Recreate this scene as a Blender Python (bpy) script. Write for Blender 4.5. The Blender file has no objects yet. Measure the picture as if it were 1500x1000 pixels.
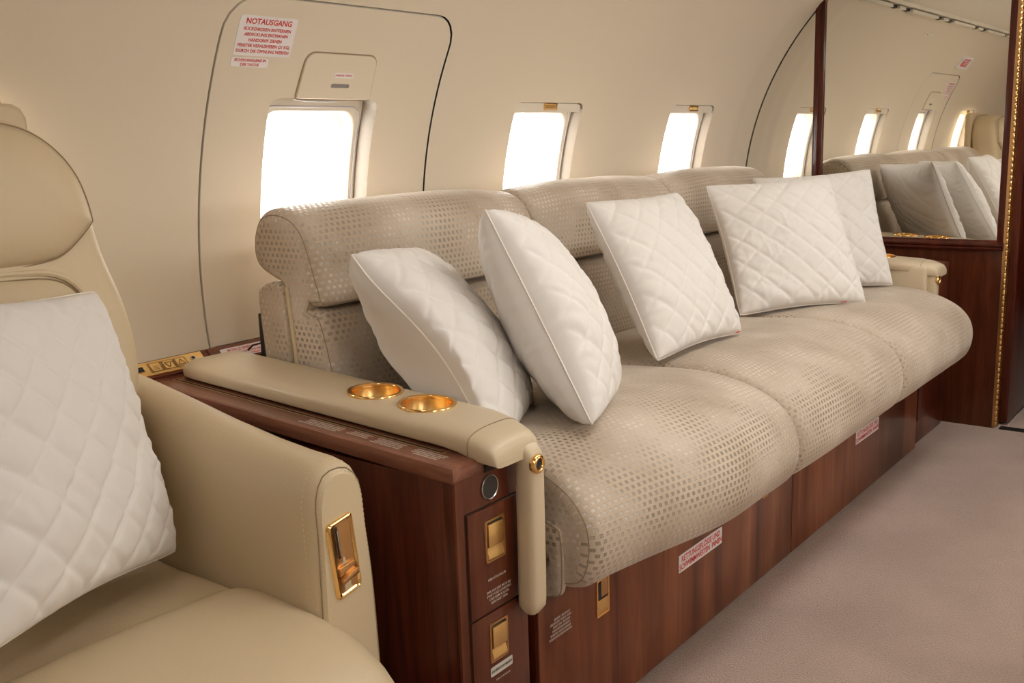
import bpy, bmesh, math, random
from math import sin, cos, pi, sqrt, asin, radians
from mathutils import Vector, Matrix, noise
from mathutils.geometry import tessellate_polygon
import numpy as np
random.seed(4)
SC = bpy.context.scene
COL = SC.collection

# ---------------------------------------------------------------- materials
def new_mat(name):
    m = bpy.data.materials.new(name); m.use_nodes = True
    nt = m.node_tree; b = nt.nodes['Principled BSDF']
    return m, nt, b
def setin(b, **k):
    for n, v in k.items():
        n = n.replace('_', ' ')
        if n in b.inputs: b.inputs[n].default_value = v
def c4(c): return (c[0], c[1], c[2], 1)
def plain(name, col, rough=.5, metal=0, spec=.5, bump=0, bscale=200, var=0, vscale=3, coat=0, emit=None, es=0):
    m, nt, b = new_mat(name)
    setin(b, Base_Color=c4(col), Roughness=rough, Metallic=metal, Specular_IOR_Level=spec, Coat_Weight=coat, Coat_Roughness=.06)
    tc = nt.nodes.new('ShaderNodeTexCoord')
    if var:
        n = nt.nodes.new('ShaderNodeTexNoise'); n.inputs['Scale'].default_value = vscale; n.inputs['Detail'].default_value = 4
        nt.links.new(tc.outputs['Object'], n.inputs['Vector'])
        r = nt.nodes.new('ShaderNodeMix'); r.data_type = 'RGBA'
        r.inputs[6].default_value = c4([x*(1-var) for x in col]); r.inputs[7].default_value = c4([min(1, x*(1+var)) for x in col])
        nt.links.new(n.outputs['Fac'], r.inputs[0]); nt.links.new(r.outputs[2], b.inputs['Base Color'])
    if bump:
        n = nt.nodes.new('ShaderNodeTexNoise'); n.inputs['Scale'].default_value = bscale; n.inputs['Detail'].default_value = 3
        nt.links.new(tc.outputs['Object'], n.inputs['Vector'])
        bp = nt.nodes.new('ShaderNodeBump'); bp.inputs['Strength'].default_value = bump; bp.inputs['Distance'].default_value = .002
        nt.links.new(n.outputs['Fac'], bp.inputs['Height']); nt.links.new(bp.outputs['Normal'], b.inputs['Normal'])
    if emit: setin(b, Emission_Color=c4(emit), Emission_Strength=es)
    return m
def wood(name, c1, c2, c3, stretch=(14, 14, 1.2), rough=.3, coat=.3, scale=1.6, blocks=None, fine=.3):
    """glossy veneer; grain runs along the axis with the smallest stretch"""
    m, nt, b = new_mat(name); N = nt.nodes.new; L = nt.links.new
    tc = N('ShaderNodeTexCoord'); mp = N('ShaderNodeMapping'); mp.inputs['Scale'].default_value = stretch
    L(tc.outputs['Object'], mp.inputs['Vector'])
    n1 = N('ShaderNodeTexNoise'); n1.inputs['Scale'].default_value = scale; n1.inputs['Detail'].default_value = 8; n1.inputs['Roughness'].default_value = .6; n1.inputs['Distortion'].default_value = .8
    L(mp.outputs[0], n1.inputs['Vector'])
    n2 = N('ShaderNodeTexNoise'); n2.inputs['Scale'].default_value = scale*7; n2.inputs['Detail'].default_value = 5
    L(mp.outputs[0], n2.inputs['Vector'])
    ad = N('ShaderNodeMath'); ad.operation = 'MULTIPLY_ADD'; ad.inputs[1].default_value = fine; L(n2.outputs['Fac'], ad.inputs[0]); L(n1.outputs['Fac'], ad.inputs[2])
    last = ad.outputs[0]
    if blocks:   # veneer leaves with different tone along x
        sx = N('ShaderNodeSeparateXYZ'); L(tc.outputs['Object'], sx.inputs[0])
        dv = N('ShaderNodeMath'); dv.operation = 'MULTIPLY'; dv.inputs[1].default_value = 1/blocks; L(sx.outputs[0], dv.inputs[0])
        fl = N('ShaderNodeMath'); fl.operation = 'FLOOR'; L(dv.outputs[0], fl.inputs[0])
        wn = N('ShaderNodeTexWhiteNoise'); wn.noise_dimensions = '1D'; L(fl.outputs[0], wn.inputs['W'])
        a2 = N('ShaderNodeMath'); a2.operation = 'MULTIPLY_ADD'; a2.inputs[1].default_value = .22; L(wn.outputs['Value'], a2.inputs[0]); L(last, a2.inputs[2])
        a3 = N('ShaderNodeMath'); a3.operation = 'SUBTRACT'; a3.inputs[1].default_value = .1; L(a2.outputs[0], a3.inputs[0]); last = a3.outputs[0]
    cr = N('ShaderNodeValToRGB'); cr.color_ramp.elements[0].position = .42; cr.color_ramp.elements[1].position = .86
    cr.color_ramp.elements[0].color = c4(c1); cr.color_ramp.elements[1].color = c4(c3)
    e = cr.color_ramp.elements.new(.64); e.color = c4(c2)
    L(last, cr.inputs[0]); L(cr.outputs[0], b.inputs['Base Color'])
    setin(b, Roughness=rough, Coat_Weight=coat, Coat_Roughness=.08, Specular_IOR_Level=.25)
    return m
def fabric_mat():
    """cut velvet: beige pile with rows of small woven squares (UV in metres)"""
    m, nt, b = new_mat('sofa_fabric'); N = nt.nodes.new; L = nt.links.new
    uv = N('ShaderNodeUVMap'); sp = N('ShaderNodeSeparateXYZ'); L(uv.outputs[0], sp.inputs[0])
    def M(op, a, bb=None, cc=None):
        x = N('ShaderNodeMath'); x.operation = op
        for i, v in enumerate((a, bb, cc)):
            if v is None: continue
            if isinstance(v, (int, float)): x.inputs[i].default_value = v
            else: L(v, x.inputs[i])
        return x.outputs[0]
    PX, PY = .0150, .0125
    nz = N('ShaderNodeTexNoise'); nz.inputs['Scale'].default_value = 40; L(uv.outputs[0], nz.inputs['Vector'])
    ry = M('DIVIDE', sp.outputs[1], PY); row = M('FLOOR', ry); fy = M('FRACT', ry)
    par = M('FRACT', M('MULTIPLY', row, .5))
    rx = M('ADD', M('DIVIDE', sp.outputs[0], PX), par); colm = M('FLOOR', rx); fx = M('FRACT', rx)
    def box(f, w):
        d = M('ABSOLUTE', M('SUBTRACT', f, .5))
        return M('MULTIPLY_ADD', M('SUBTRACT', w, d), 14, .5)
    def cl(v, **k):
        x = N('ShaderNodeClamp'); L(v, x.inputs[0]); return x.outputs[0]
    mask = M('MULTIPLY', cl(box(fx, .25)), cl(box(fy, .27)))
    cv = N('ShaderNodeCombineXYZ'); L(row, cv.inputs[0]); L(colm, cv.inputs[1])
    wn = N('ShaderNodeTexWhiteNoise'); wn.noise_dimensions = '2D'; L(cv.outputs[0], wn.inputs['Vector'])
    big = N('ShaderNodeTexNoise'); big.inputs['Scale'].default_value = 5; big.inputs['Detail'].default_value = 3; L(uv.outputs[0], big.inputs['Vector'])
    # pile colour with crushed-velvet variation
    mp = N('ShaderNodeMix'); mp.data_type = 'RGBA'; mp.inputs[6].default_value = (.44, .352, .26, 1); mp.inputs[7].default_value = (.61, .515, .415, 1)
    r1 = N('ShaderNodeMapRange'); r1.inputs['From Min'].default_value = .3; r1.inputs['From Max'].default_value = .7; L(big.outputs['Fac'], r1.inputs[0]); L(r1.outputs[0], mp.inputs[0])
    ms = N('ShaderNodeMix'); ms.data_type = 'RGBA'; ms.inputs[6].default_value = (.29, .235, .175, 1); ms.inputs[7].default_value = (.68, .62, .55, 1)
    bg2 = N('ShaderNodeTexNoise'); bg2.inputs['Scale'].default_value = 7; L(uv.outputs[0], bg2.inputs['Vector'])
    L(cl(M('MULTIPLY_ADD', M('SUBTRACT', bg2.outputs['Fac'], .52), 3.2, M('MULTIPLY_ADD', wn.outputs['Value'], .22, .25))), ms.inputs[0])  # sheen of the squares is put into their colour
    mx = N('ShaderNodeMix'); mx.data_type = 'RGBA'; L(mask, mx.inputs[0]); L(mp.outputs[2], mx.inputs[6]); L(ms.outputs[2], mx.inputs[7])
    L(mx.outputs[2], b.inputs['Base Color'])
    rr = M('MULTIPLY_ADD', mask, -.5, .85); L(rr, b.inputs['Roughness'])
    sw = M('MULTIPLY_ADD', mask, -.45, .5)
    L(sw, b.inputs['Sheen Weight']); b.inputs['Sheen Roughness'].default_value = .35; b.inputs['Sheen Tint'].default_value = (1, .93, .84, 1)
    L(M('MULTIPLY_ADD', mask, .55, .25), b.inputs['Specular IOR Level'])
    fn = N('ShaderNodeTexNoise'); fn.inputs['Scale'].default_value = 350; L(uv.outputs[0], fn.inputs['Vector'])
    h = M('ADD', M('MULTIPLY', mask, -.6), M('ADD', M('MULTIPLY', fn.outputs['Fac'], .35), M('MULTIPLY', nz.outputs['Fac'], .3)))
    bp = N('ShaderNodeBump'); bp.inputs['Strength'].default_value = .75; bp.inputs['Distance'].default_value = .0016
    L(h, bp.inputs['Height']); L(bp.outputs['Normal'], b.inputs['Normal'])
    return m
def carpet_mat():
    m, nt, b = new_mat('carpet'); N = nt.nodes.new; L = nt.links.new
    tc = N('ShaderNodeTexCoord')
    n1 = N('ShaderNodeTexNoise'); n1.inputs['Scale'].default_value = 230; n1.inputs['Detail'].default_value = 5; L(tc.outputs['Object'], n1.inputs['Vector'])
    n2 = N('ShaderNodeTexNoise'); n2.inputs['Scale'].default_value = 3.5; n2.inputs['Detail'].default_value = 4; L(tc.outputs['Object'], n2.inputs['Vector'])
    a = N('ShaderNodeMix'); a.data_type = 'RGBA'; a.inputs[6].default_value = (.37, .265, .215, 1); a.inputs[7].default_value = (.70, .53, .445, 1); L(n1.outputs['Fac'], a.inputs[0])
    d = N('ShaderNodeMix'); d.data_type = 'RGBA'; d.blend_type = 'MULTIPLY'; d.inputs[0].default_value = .45
    L(a.outputs[2], d.inputs[6]); r = N('ShaderNodeMapRange'); r.inputs['From Min'].default_value = .35; r.inputs['From Max'].default_value = .65; r.inputs['To Min'].default_value = .6; L(n2.outputs['Fac'], r.inputs[0]); L(r.outputs[0], d.inputs[7])
    L(d.outputs[2], b.inputs['Base Color']); setin(b, Roughness=.95, Specular_IOR_Level=.1, Sheen_Weight=.25, Sheen_Roughness=.5)
    bp = N('ShaderNodeBump'); bp.inputs['Strength'].default_value = 1.0; bp.inputs['Distance'].default_value = .007
    L(n1.outputs['Fac'], bp.inputs['Height']); L(bp.outputs['Normal'], b.inputs['Normal'])
    return m

WALLC = (.73, .64, .51)
M = dict(
    wall=plain('wall_leatherette', WALLC, .5, bump=.12, bscale=420, spec=.35),
    ceil=plain('ceiling_leatherette', (.72, .66, .55), .5, bump=.1, bscale=400, spec=.3),
    plastic=plain('window_plastic', (.72, .66, .56), .35, spec=.4, var=.02),
    reveal=plain('window_reveal', (.27, .22, .165), .4, spec=.3, var=.02),  # darker than the wall: shade inside the window recess is put into the colour
    clear_edge=plain('window_gasket', (.62, .58, .62), .2, spec=.6, var=.02),
    gap=plain('dark_gap', (.02, .014, .008), .8, var=.1),
    seam=plain('seam_line', (.30, .22, .13), .7, var=.1),
    stitch=plain('stitch_thread', (.68, .56, .38), .7, var=.05),
    leather=plain('cream_leather', (.62, .50, .325), .42, spec=.45, bump=.22, bscale=260, var=.03, vscale=6),
    leather_arm=plain('cream_leather_pad', (.61, .50, .345), .36, spec=.45, bump=.2, bscale=300, var=.03, vscale=6),
    gold=plain('polished_gold', (.95, .62, .25), .17, 1, var=.06, vscale=9),
    gold_brushed=plain('brushed_gold', (.90, .62, .26), .3, 1, var=.10, vscale=22),
    gold_dark=plain('bronze_gold', (.62, .37, .17), .28, 1, var=.12, vscale=18),
    engrave=plain('engraving', (.20, .11, .03), .6, var=.05),
    chrome=plain('grey_metal', (.5, .5, .52), .25, 1, var=.05),
    inlay=plain('inlay_strip', (.40, .25, .12), .35, spec=.4, var=.05),
    handle_metal=plain('handle_metal', (.42, .41, .40), .5, spec=.5, var=.05),
    black=plain('black_plastic', (.012, .012, .013), .45, var=.1),
    grille=plain('speaker_grille', (.05, .043, .035), .6, bump=.8, bscale=900, var=.1),
    pillow=plain('white_cotton', (.76, .73, .70), .8, spec=.2, bump=.1, bscale=900, var=.012, vscale=14),
    pillow_pipe=plain('pillow_seam', (.82, .77, .71), .7, var=.02),
    red=plain('red_print', (.66, .045, .05), .5, var=.03),
    redtag=plain('red_tag', (.62, .02, .03), .6, var=.03),
    white=plain('placard_white', (.82, .78, .78), .4, var=.01),
    print_white=plain('pale_print', (.74, .63, .55), .5, var=.03),
    print_black=plain('black_print', (.03, .03, .03), .5, var=.03),
    silver_label=plain('label_silver', (.60, .57, .50), .4, var=.02),
    mahog=wood('mahogany', (.035, .0050, .0022), (.065, .010, .0042), (.115, .022, .009), (16, 16, 1.0)),
    mahog_h=wood('mahogany_rail', (.10, .022, .010), (.16, .040, .018), (.24, .075, .036), (1.0, 18, 18)),
    mahog_top=wood('mahogany_top', (.12, .034, .020), (.19, .062, .037), (.27, .11, .07), (14, 1.4, 14), coat=.8),
    walnut=wood('walnut_panel', (.075, .018, .007), (.205, .062, .026), (.40, .155, .070), (5, 5, .55), blocks=.27, fine=.12),
    bulk=wood('bulkhead_wood', (.040, .008, .003), (.075, .017, .006), (.115, .030, .012), (10, 12, .9)),
    cabfront=wood('cabinet_front', (.070, .017, .007), (.12, .030, .013), (.18, .055, .025), (9, 9, 1.0)),
    mirror=plain('mirror_silver', (.86, .85, .80), .012, 1),
    fabric=fabric_mat(), carpet=carpet_mat(),
    lamp=plain('ceiling_diffuser', (.9, .9, .9), .5, emit=(1, .97, .92), es=6.8),  # glow of the light panels added out of view
)
def glass_mat():
    m, nt, b = new_mat('window_glass')
    nt.nodes.remove(b); out = nt.nodes['Material Output']
    tr = nt.nodes.new('ShaderNodeBsdfTransparent'); gl = nt.nodes.new('ShaderNodeBsdfGlossy'); gl.inputs['Roughness'].default_value = .02
    fr = nt.nodes.new('ShaderNodeFresnel'); fr.inputs[0].default_value = 1.3
    mx = nt.nodes.new('ShaderNodeMixShader'); nt.links.new(fr.outputs[0], mx.inputs[0]); nt.links.new(tr.outputs[0], mx.inputs[1]); nt.links.new(gl.outputs[0], mx.inputs[2])
    nt.links.new(mx.outputs[0], out.inputs['Surface']); return m
M['glass'] = glass_mat()

# ---------------------------------------------------------------- object helpers
def obj(name, verts, faces, mat, parent=None, uvs=None, smooth=True, loc=None, sharp=None):
    me = bpy.data.meshes.new(name)
    if loc is not None:
        verts = [(v[0]-loc[0], v[1]-loc[1], v[2]-loc[2]) for v in verts]
    me.from_pydata([tuple(v) for v in verts], [], faces)
    if uvs is not None:
        ul = me.uv_layers.new(name='UVMap')
        for p in me.polygons:
            for li in p.loop_indices:
                ul.data[li].uv = uvs[me.loops[li].vertex_index]
    if mat is not None: me.materials.append(mat)
    if smooth:
        me.polygons.foreach_set('use_smooth', [True]*len(me.polygons))
        if sharp is not None and hasattr(me, 'set_sharp_from_angle'): me.set_sharp_from_angle(angle=radians(sharp))
    me.update()
    o = bpy.data.objects.new(name, me); COL.objects.link(o)
    if loc is not None: o.location = loc
    if parent is not None: attach(o, parent)
    return o
def world_of(o):
    m = Matrix.Translation(o.location) @ o.rotation_euler.to_matrix().to_4x4()
    return (world_of(o.parent) @ m) if o.parent else m
def attach(o, parent):
    """parent keeping the world place"""
    pw = world_of(parent); ow = world_of(o)
    o.parent = parent
    l = pw.inverted() @ ow
    o.location = l.to_translation(); o.rotation_euler = l.to_euler()
def tag(o, label=None, cat=None, group=None, kind=None):
    if label: o['label'] = label
    if cat: o['category'] = cat
    if group: o['group'] = group
    if kind: o['kind'] = kind
    return o
def empty(name, loc, rz=0):
    o = bpy.data.objects.new(name, None); COL.objects.link(o); o.location = loc; o.rotation_euler = (0, 0, rz); o.empty_display_size = .05
    return o
def sstep(a, b, t):
    t = max(0, min(1, (t-a)/(b-a))); return t*t*(3-2*t)
class MB:
    """collects pieces of one mesh"""
    def __init__(s): s.v = []; s.f = []; s.uv = []
    def add(s, v, f, uv=None):
        n = len(s.v); s.v += [tuple(a) for a in v]; s.f += [tuple(i+n for i in q) for q in f]
        s.uv += list(uv) if uv is not None else [(a[0], a[2]) for a in v]
        return s
    def box(s, x0, x1, y0, y1, z0, z1, bev=0, seg=2):
        bm = bmesh.new(); bmesh.ops.create_cube(bm, size=1)
        for v in bm.verts: v.co = Vector(((x0+x1)/2+v.co.x*(x1-x0), (y0+y1)/2+v.co.y*(y1-y0), (z0+z1)/2+v.co.z*(z1-z0)))
        if bev: bmesh.ops.bevel(bm, geom=bm.edges[:], offset=bev, segments=seg, profile=.5, affect='EDGES')
        bm.verts.index_update(); s.add([v.co[:] for v in bm.verts], [[v.index for v in f.verts] for f in bm.faces]); bm.free(); return s
    def grid(s, rows, closed=False, uv=None):
        n = len(rows); m = len(rows[0]); v = [p for r in rows for p in r]; f = []
        for i in range(n-1):
            for j in range(m if closed else m-1):
                j2 = (j+1) % m
                f.append((i*m+j, i*m+j2, (i+1)*m+j2, (i+1)*m+j))
        return s.add(v, f, uv)
    def fan(s, ring, centre=None, flip=False):
        c = centre if centre is not None else tuple(sum(p[k] for p in ring)/len(ring) for k in range(3))
        n = len(ring); f = [((i+1) % n, i, n) if flip else (i, (i+1) % n, n) for i in range(n)]
        return s.add(list(ring)+[c], f)
    def tube(s, path, r, k=8, closed=False, squash=None):
        P = [Vector(p) for p in path]; n = len(P); rows = []
        up = None
        for i in range(n):
            a = P[(i-1) % n] if (closed or i > 0) else P[i]; b = P[(i+1) % n] if (closed or i < n-1) else P[i]
            t = (b-a).normalized()
            if up is None:
                up = Vector((0, 0, 1)) if abs(t.z) < .9 else Vector((1, 0, 0))
            sd = t.cross(up).normalized(); up = sd.cross(t).normalized()
            rows.append([tuple(P[i]+sd*(cos(2*pi*j/k)*r)+up*(sin(2*pi*j/k)*r)) for j in range(k)])
        if closed: rows.append(rows[0])
        s.grid(rows, closed=True)
        if not closed: s.fan(rows[0]); s.fan(rows[-1], flip=True)
        return s
    def lathe(s, c, ax, prof, k=32, ax2=None):
        """prof = [(radius, height along ax)]"""
        a = Vector(ax).normalized(); u = a.orthogonal().normalized(); w = a.cross(u); c = Vector(c)
        rows = [[tuple(c+a*h+(u*cos(2*pi*j/k)+w*sin(2*pi*j/k))*r) for j in range(k)] for r, h in prof]
        return s.grid(rows, closed=True)
    def build(s, name, mat, parent=None, smooth=True, sharp=35, uv=False, loc=None, merge=0):
        if merge:
            bm = bmesh.new(); vs = [bm.verts.new(v) for v in s.v]
            for f in s.f:
                if len(set(f)) > 2:
                    try: bm.faces.new([vs[i] for i in f])
                    except ValueError: pass
            bmesh.ops.remove_doubles(bm, verts=bm.verts[:], dist=merge); bm.verts.index_update()
            s.v = [v.co[:] for v in bm.verts]; s.f = [tuple(v.index for v in f.verts) for f in bm.faces]; bm.free()
        return obj(name, s.v, s.f, mat, parent, s.uv if uv else None, smooth, loc, sharp)

def rrect(x0, x1, y0, y1, rads, nx=24, ny=24):
    """rounded rectangle outline, (2nx+2ny) points, counter-clockwise starting bottom-left; rads=(bl,br,tr,tl)"""
    def arc(cx_, cy_, r, a0, a1, n): return [(cx_+r*cos(a0+(a1-a0)*i/n), cy_+r*sin(a0+(a1-a0)*i/n)) for i in range(n+1)]
    bl, br, tr, tl = [max(r, 1e-5) for r in rads]
    q = 8
    def side(p0c, r0, a0, p1c, r1, a1, n):
        A = arc(p0c[0], p0c[1], r0, a0, a0+pi/4, q); B = arc(p1c[0], p1c[1], r1, a1, a1+pi/4, q)
        pts = A + B
        d = [0]
        for i in range(1, len(pts)): d.append(d[-1]+math.dist(pts[i-1], pts[i]))
        out = []
        for k in range(n):
            t = d[-1]*k/n; i = 0
            while i < len(d)-2 and d[i+1] < t: i += 1
            u = (t-d[i])/max(d[i+1]-d[i], 1e-9); out.append((pts[i][0]+(pts[i+1][0]-pts[i][0])*u, pts[i][1]+(pts[i+1][1]-pts[i][1])*u))
        return out
    cbl = (x0+bl, y0+bl); cbr = (x1-br, y0+br); ctr = (x1-tr, y1-tr); ctl = (x0+tl, y1-tl)
    return (side(cbl, bl, -3*pi/4, cbr, br, -pi/2, nx) + side(cbr, br, -pi/4, ctr, tr, 0, ny)
            + side(ctr, tr, pi/4, ctl, tl, pi/2, nx) + side(ctl, tl, 3*pi/4, cbl, bl, pi, ny))
def text_mesh(body, size, align='CENTER', sx=1.0, spacing=1.0, bold=0.0, lsp=1.0):
    cu = bpy.data.curves.new('t', 'FONT'); cu.body = body; cu.size = size; cu.align_x = align; cu.align_y = 'CENTER'
    cu.space_character = spacing; cu.space_line = lsp; cu.offset = bold; cu.resolution_u = 2
    o = bpy.data.objects.new('t', cu); COL.objects.link(o)
    dg = bpy.context.evaluated_depsgraph_get(); me = bpy.data.meshes.new_from_object(o.evaluated_get(dg))
    v = [(p.co.x*sx, p.co.y) for p in me.vertices]; f = [tuple(p.vertices) for p in me.polygons]
    bpy.data.objects.remove(o); bpy.data.curves.remove(cu); bpy.data.meshes.remove(me)
    return v, f
def frame_map(o, ux, uy):
    o = Vector(o); ux = Vector(ux).normalized(); uy = Vector(uy).normalized(); n = ux.cross(uy)
    return lambda a, b, h=0: tuple(o+ux*a+uy*b+n*h)
def flat_label(parent, mp, w, h, lines, mat_bg, mat_tx, name='placard', rad=.004, label=None, th=.0006):
    """a placard of w x h with text lines [(string, size, y, xscale)] laid by the map mp"""
    mb = MB(); out = rrect(-w/2, w/2, -h/2, h/2, (rad,)*4, 10, 6)
    n = len(out); top = [mp(a, b, th) for a, b in out]; bot = [mp(a, b, 0) for a, b in out]
    mb.grid([bot, top], closed=True)
    ks = [0.75, .5, .25]
    rows = [top]+[[mp(a*k, b*k, th) for a, b in out] for k in ks]
    mb.grid(rows, closed=True); mb.fan(rows[-1], mp(0, 0, th))
    bg = mb.build(name, mat_bg, parent, sharp=30)
    if label: bg['label'] = label
    tb = MB()
    for s, size, y, sx in lines:
        v, f = text_mesh(s, size, sx=sx, bold=size*.022)
        tb.add([mp(a, b+y, th+.0005) for a, b in v], f)
    if lines: tb.build('lettering', mat_tx, bg, smooth=False)
    return bg
def micro_print(parent, mp, rows_, rh, name='lettering', mat=None, seed=1, label=None):
    """print too small to read: broken rows of tiny marks; rows_=[(x0,x1)]"""
    rd = random.Random(seed); mb = MB(); y = 0
    for (a, b) in rows_:
        x = a
        while x < b:
            wl = rd.uniform(3, 8)*rh*.55; xe = min(x+wl, b)
            while x < xe:
                cw = rh*.42
                k = rd.random()
                mb.add([mp(x, y, .0004), mp(x+cw*.75, y, .0004), mp(x+cw*.75, y+rh*.22, .0004), mp(x, y+rh*.22, .0004)], [(0, 1, 2, 3)])
                mb.add([mp(x, y+rh*.4, .0004), mp(x+cw*.75, y+rh*.4, .0004), mp(x+cw*.75, y+rh*.62, .0004), mp(x, y+rh*.62, .0004)], [(0, 1, 2, 3)])
                q = x+(cw*.45 if k > .5 else 0)
                mb.add([mp(q, y, .0004), mp(q+cw*.28, y, .0004), mp(q+cw*.28, y+rh*.62, .0004), mp(q, y+rh*.62, .0004)], [(0, 1, 2, 3)])
                x += cw
            x = xe+rh*.4
        y -= rh
    o = mb.build(name, mat or M['print_white'], parent, smooth=False)
    if label: o['label'] = label
    return o

# ---------------------------------------------------------------- camera (35 mm lens at a standing guest's eye)
R = [[0.612058, -0.173226, 0.771609], [-0.790150, -0.095343, 0.605354]]
X = Vector((1166, -330, 1470)).normalized(); Yv = Vector((1918, 230, -1470)).normalized()
Yv = -Yv; Yv = -(Vector((-1918, -230, 1470)).normalized()) if False else Vector((-1918, -230, 1470)).normalized()
Yv = (Yv - X*X.dot(Yv)).normalized(); Z = X.cross(Yv)
CAMH = 1.15
cam = bpy.data.cameras.new('camera'); cam.sensor_width = 36; cam.lens = 1470/1500*36; cam.clip_start = .02
co = bpy.data.objects.new('camera', cam); COL.objects.link(co); SC.camera = co
mw = Matrix(((X.x, -X.y, -X.z, 0), (Yv.x, -Yv.y, -Yv.z, 0), (Z.x, -Z.y, -Z.z, CAMH), (0, 0, 0, 1)))
co.matrix_world = mw

# ---------------------------------------------------------------- cabin shell
YC, ZC, RAD = .7905, .8596, 1.1231
XB = 4.104; XA = -1.6
def th_of(z): return asin((z-ZC)/RAD)
def bump(x): return 0.010*math.exp(-((x-3.90)/.055)**2) + .006*math.exp(-((x-4.0)/.03)**2)
def wm(x, th, off=0, side=1):
    """point on the side wall; off > 0 goes outboard"""
    r = RAD+off-bump(x)*(1 if off == 0 else .0)
    return (x, YC+side*r*cos(th), ZC+r*sin(th))
T_LOW, T_DADO, T_TOP = th_of(0.004), th_of(.706), th_of(1.694)
WT0, WT1 = th_of(.885), th_of(1.264)
NTH = 30
TS = [T_DADO+(T_TOP-T_DADO)*i/NTH for i in range(NTH+1)]
HX0, HX1, HT0, HT1 = 1.322, 2.056, th_of(.7115), th_of(1.466)
def strip_samples(a, b, step=.03):
    n = max(1, round((b-a)/step)); return [a+(b-a)*i/n for i in range(n+1)]
def cell(mb, x0, x1, nx, outline_fn, side, uvw=None):
    """patch with a hole; returns the hole outline [(x, th)]"""
    rect = [(x0+(x1-x0)*i/nx, TS[0]) for i in range(nx)] + [(x1, TS[i]) for i in range(NTH)] + [(x1+(x0-x1)*i/nx, TS[-1]) for i in range(nx)] + [(x0, TS[NTH-i]) for i in range(NTH)]
    hole = outline_fn(nx, NTH)
    rows = []
    for k in range(9):
        t = 1-(1-k/8)**1.3
        rows.append([wm(a[0]+(b[0]-a[0])*t, a[1]+(b[1]-a[1])*t, 0, side) for a, b in zip(rect, hole)])
    mb.grid(rows, closed=True)
    return hole
def inset(outl, d):
    """inset an (x, th) outline by d metres"""
    n = len(outl); P = [(p[0], p[1]*RAD) for p in outl]; o = []
    for i in range(n):
        a = P[i-1]; b = P[(i+1) % n]; t = (b[0]-a[0], b[1]-a[1]); l = math.hypot(*t) or 1
        o.append((P[i][0]-t[1]/l*d, (P[i][1]+t[0]/l*d)/RAD))
    return o
def win_outline(xa, xb, r=.022, t0=WT0, t1=WT1):
    def fn(nx, ny):
        o = rrect(xa, xb, t0*RAD, t1*RAD, (r*1.5, r*1.5, r, r), nx, ny); return [(a, b/RAD) for a, b in o]
    return fn
def hatch_outline(nx, ny):
    o = rrect(HX0, HX1, HT0*RAD, HT1*RAD, (.004, .004, .085, .085), nx, ny)
    out = []
    for a, b in o:
        s = (b/RAD-HT0)/(HT1-HT0); a += (1.689-a)/(HX1-1.689)*.012*max(0, s-.25)/.75
        out.append((a, b/RAD))
    return out
WINS = [(.562, .897), (2.405, 2.758), (3.342, 3.682)]
EXITW = (1.496, 1.834)

def build_wall(side, name):
    mb = MB(); cuts = []
    low = [T_LOW+(T_DADO-T_LOW)*i/8 for i in range(9)]
    segs = [(XA, .40, None), (.40, 1.06, WINS[0]), (1.06, 1.2, None), (1.2, 2.18, 'hatch'), (2.18, 2.27, None), (2.27, 2.89, WINS[1]), (2.89, 3.21, None), (3.21, 3.80, WINS[2]), (3.80, XB, None)]
    for a, b, w in segs:
        n = max(1, round((b-a)/.03)); xs = [a+(b-a)*i/n for i in range(n+1)]
        mb.grid([[wm(x, t, 0, side) for x in xs] for t in low])
        if w is None:
            mb.grid([[wm(x, t, 0, side) for x in xs] for t in TS])
        elif w == 'hatch' and side == 1:
            h = cell(mb, a, b, n, hatch_outline, side); cuts.append(('hatch', h))
        elif w == 'hatch':
            h = cell(mb, a, b, n, win_outline(*EXITW), side); cuts.append(('win', h))
        else:
            h = cell(mb, a, b, n, win_outline(*w), side); cuts.append(('win', h))
    o = mb.build(name, M['wall'], None, sharp=None, merge=1e-5)
    tag(o, kind='structure')
    return cuts
cutsL = build_wall(1, 'wall_left')
cutsR = build_wall(-1, 'wall_right')

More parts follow.
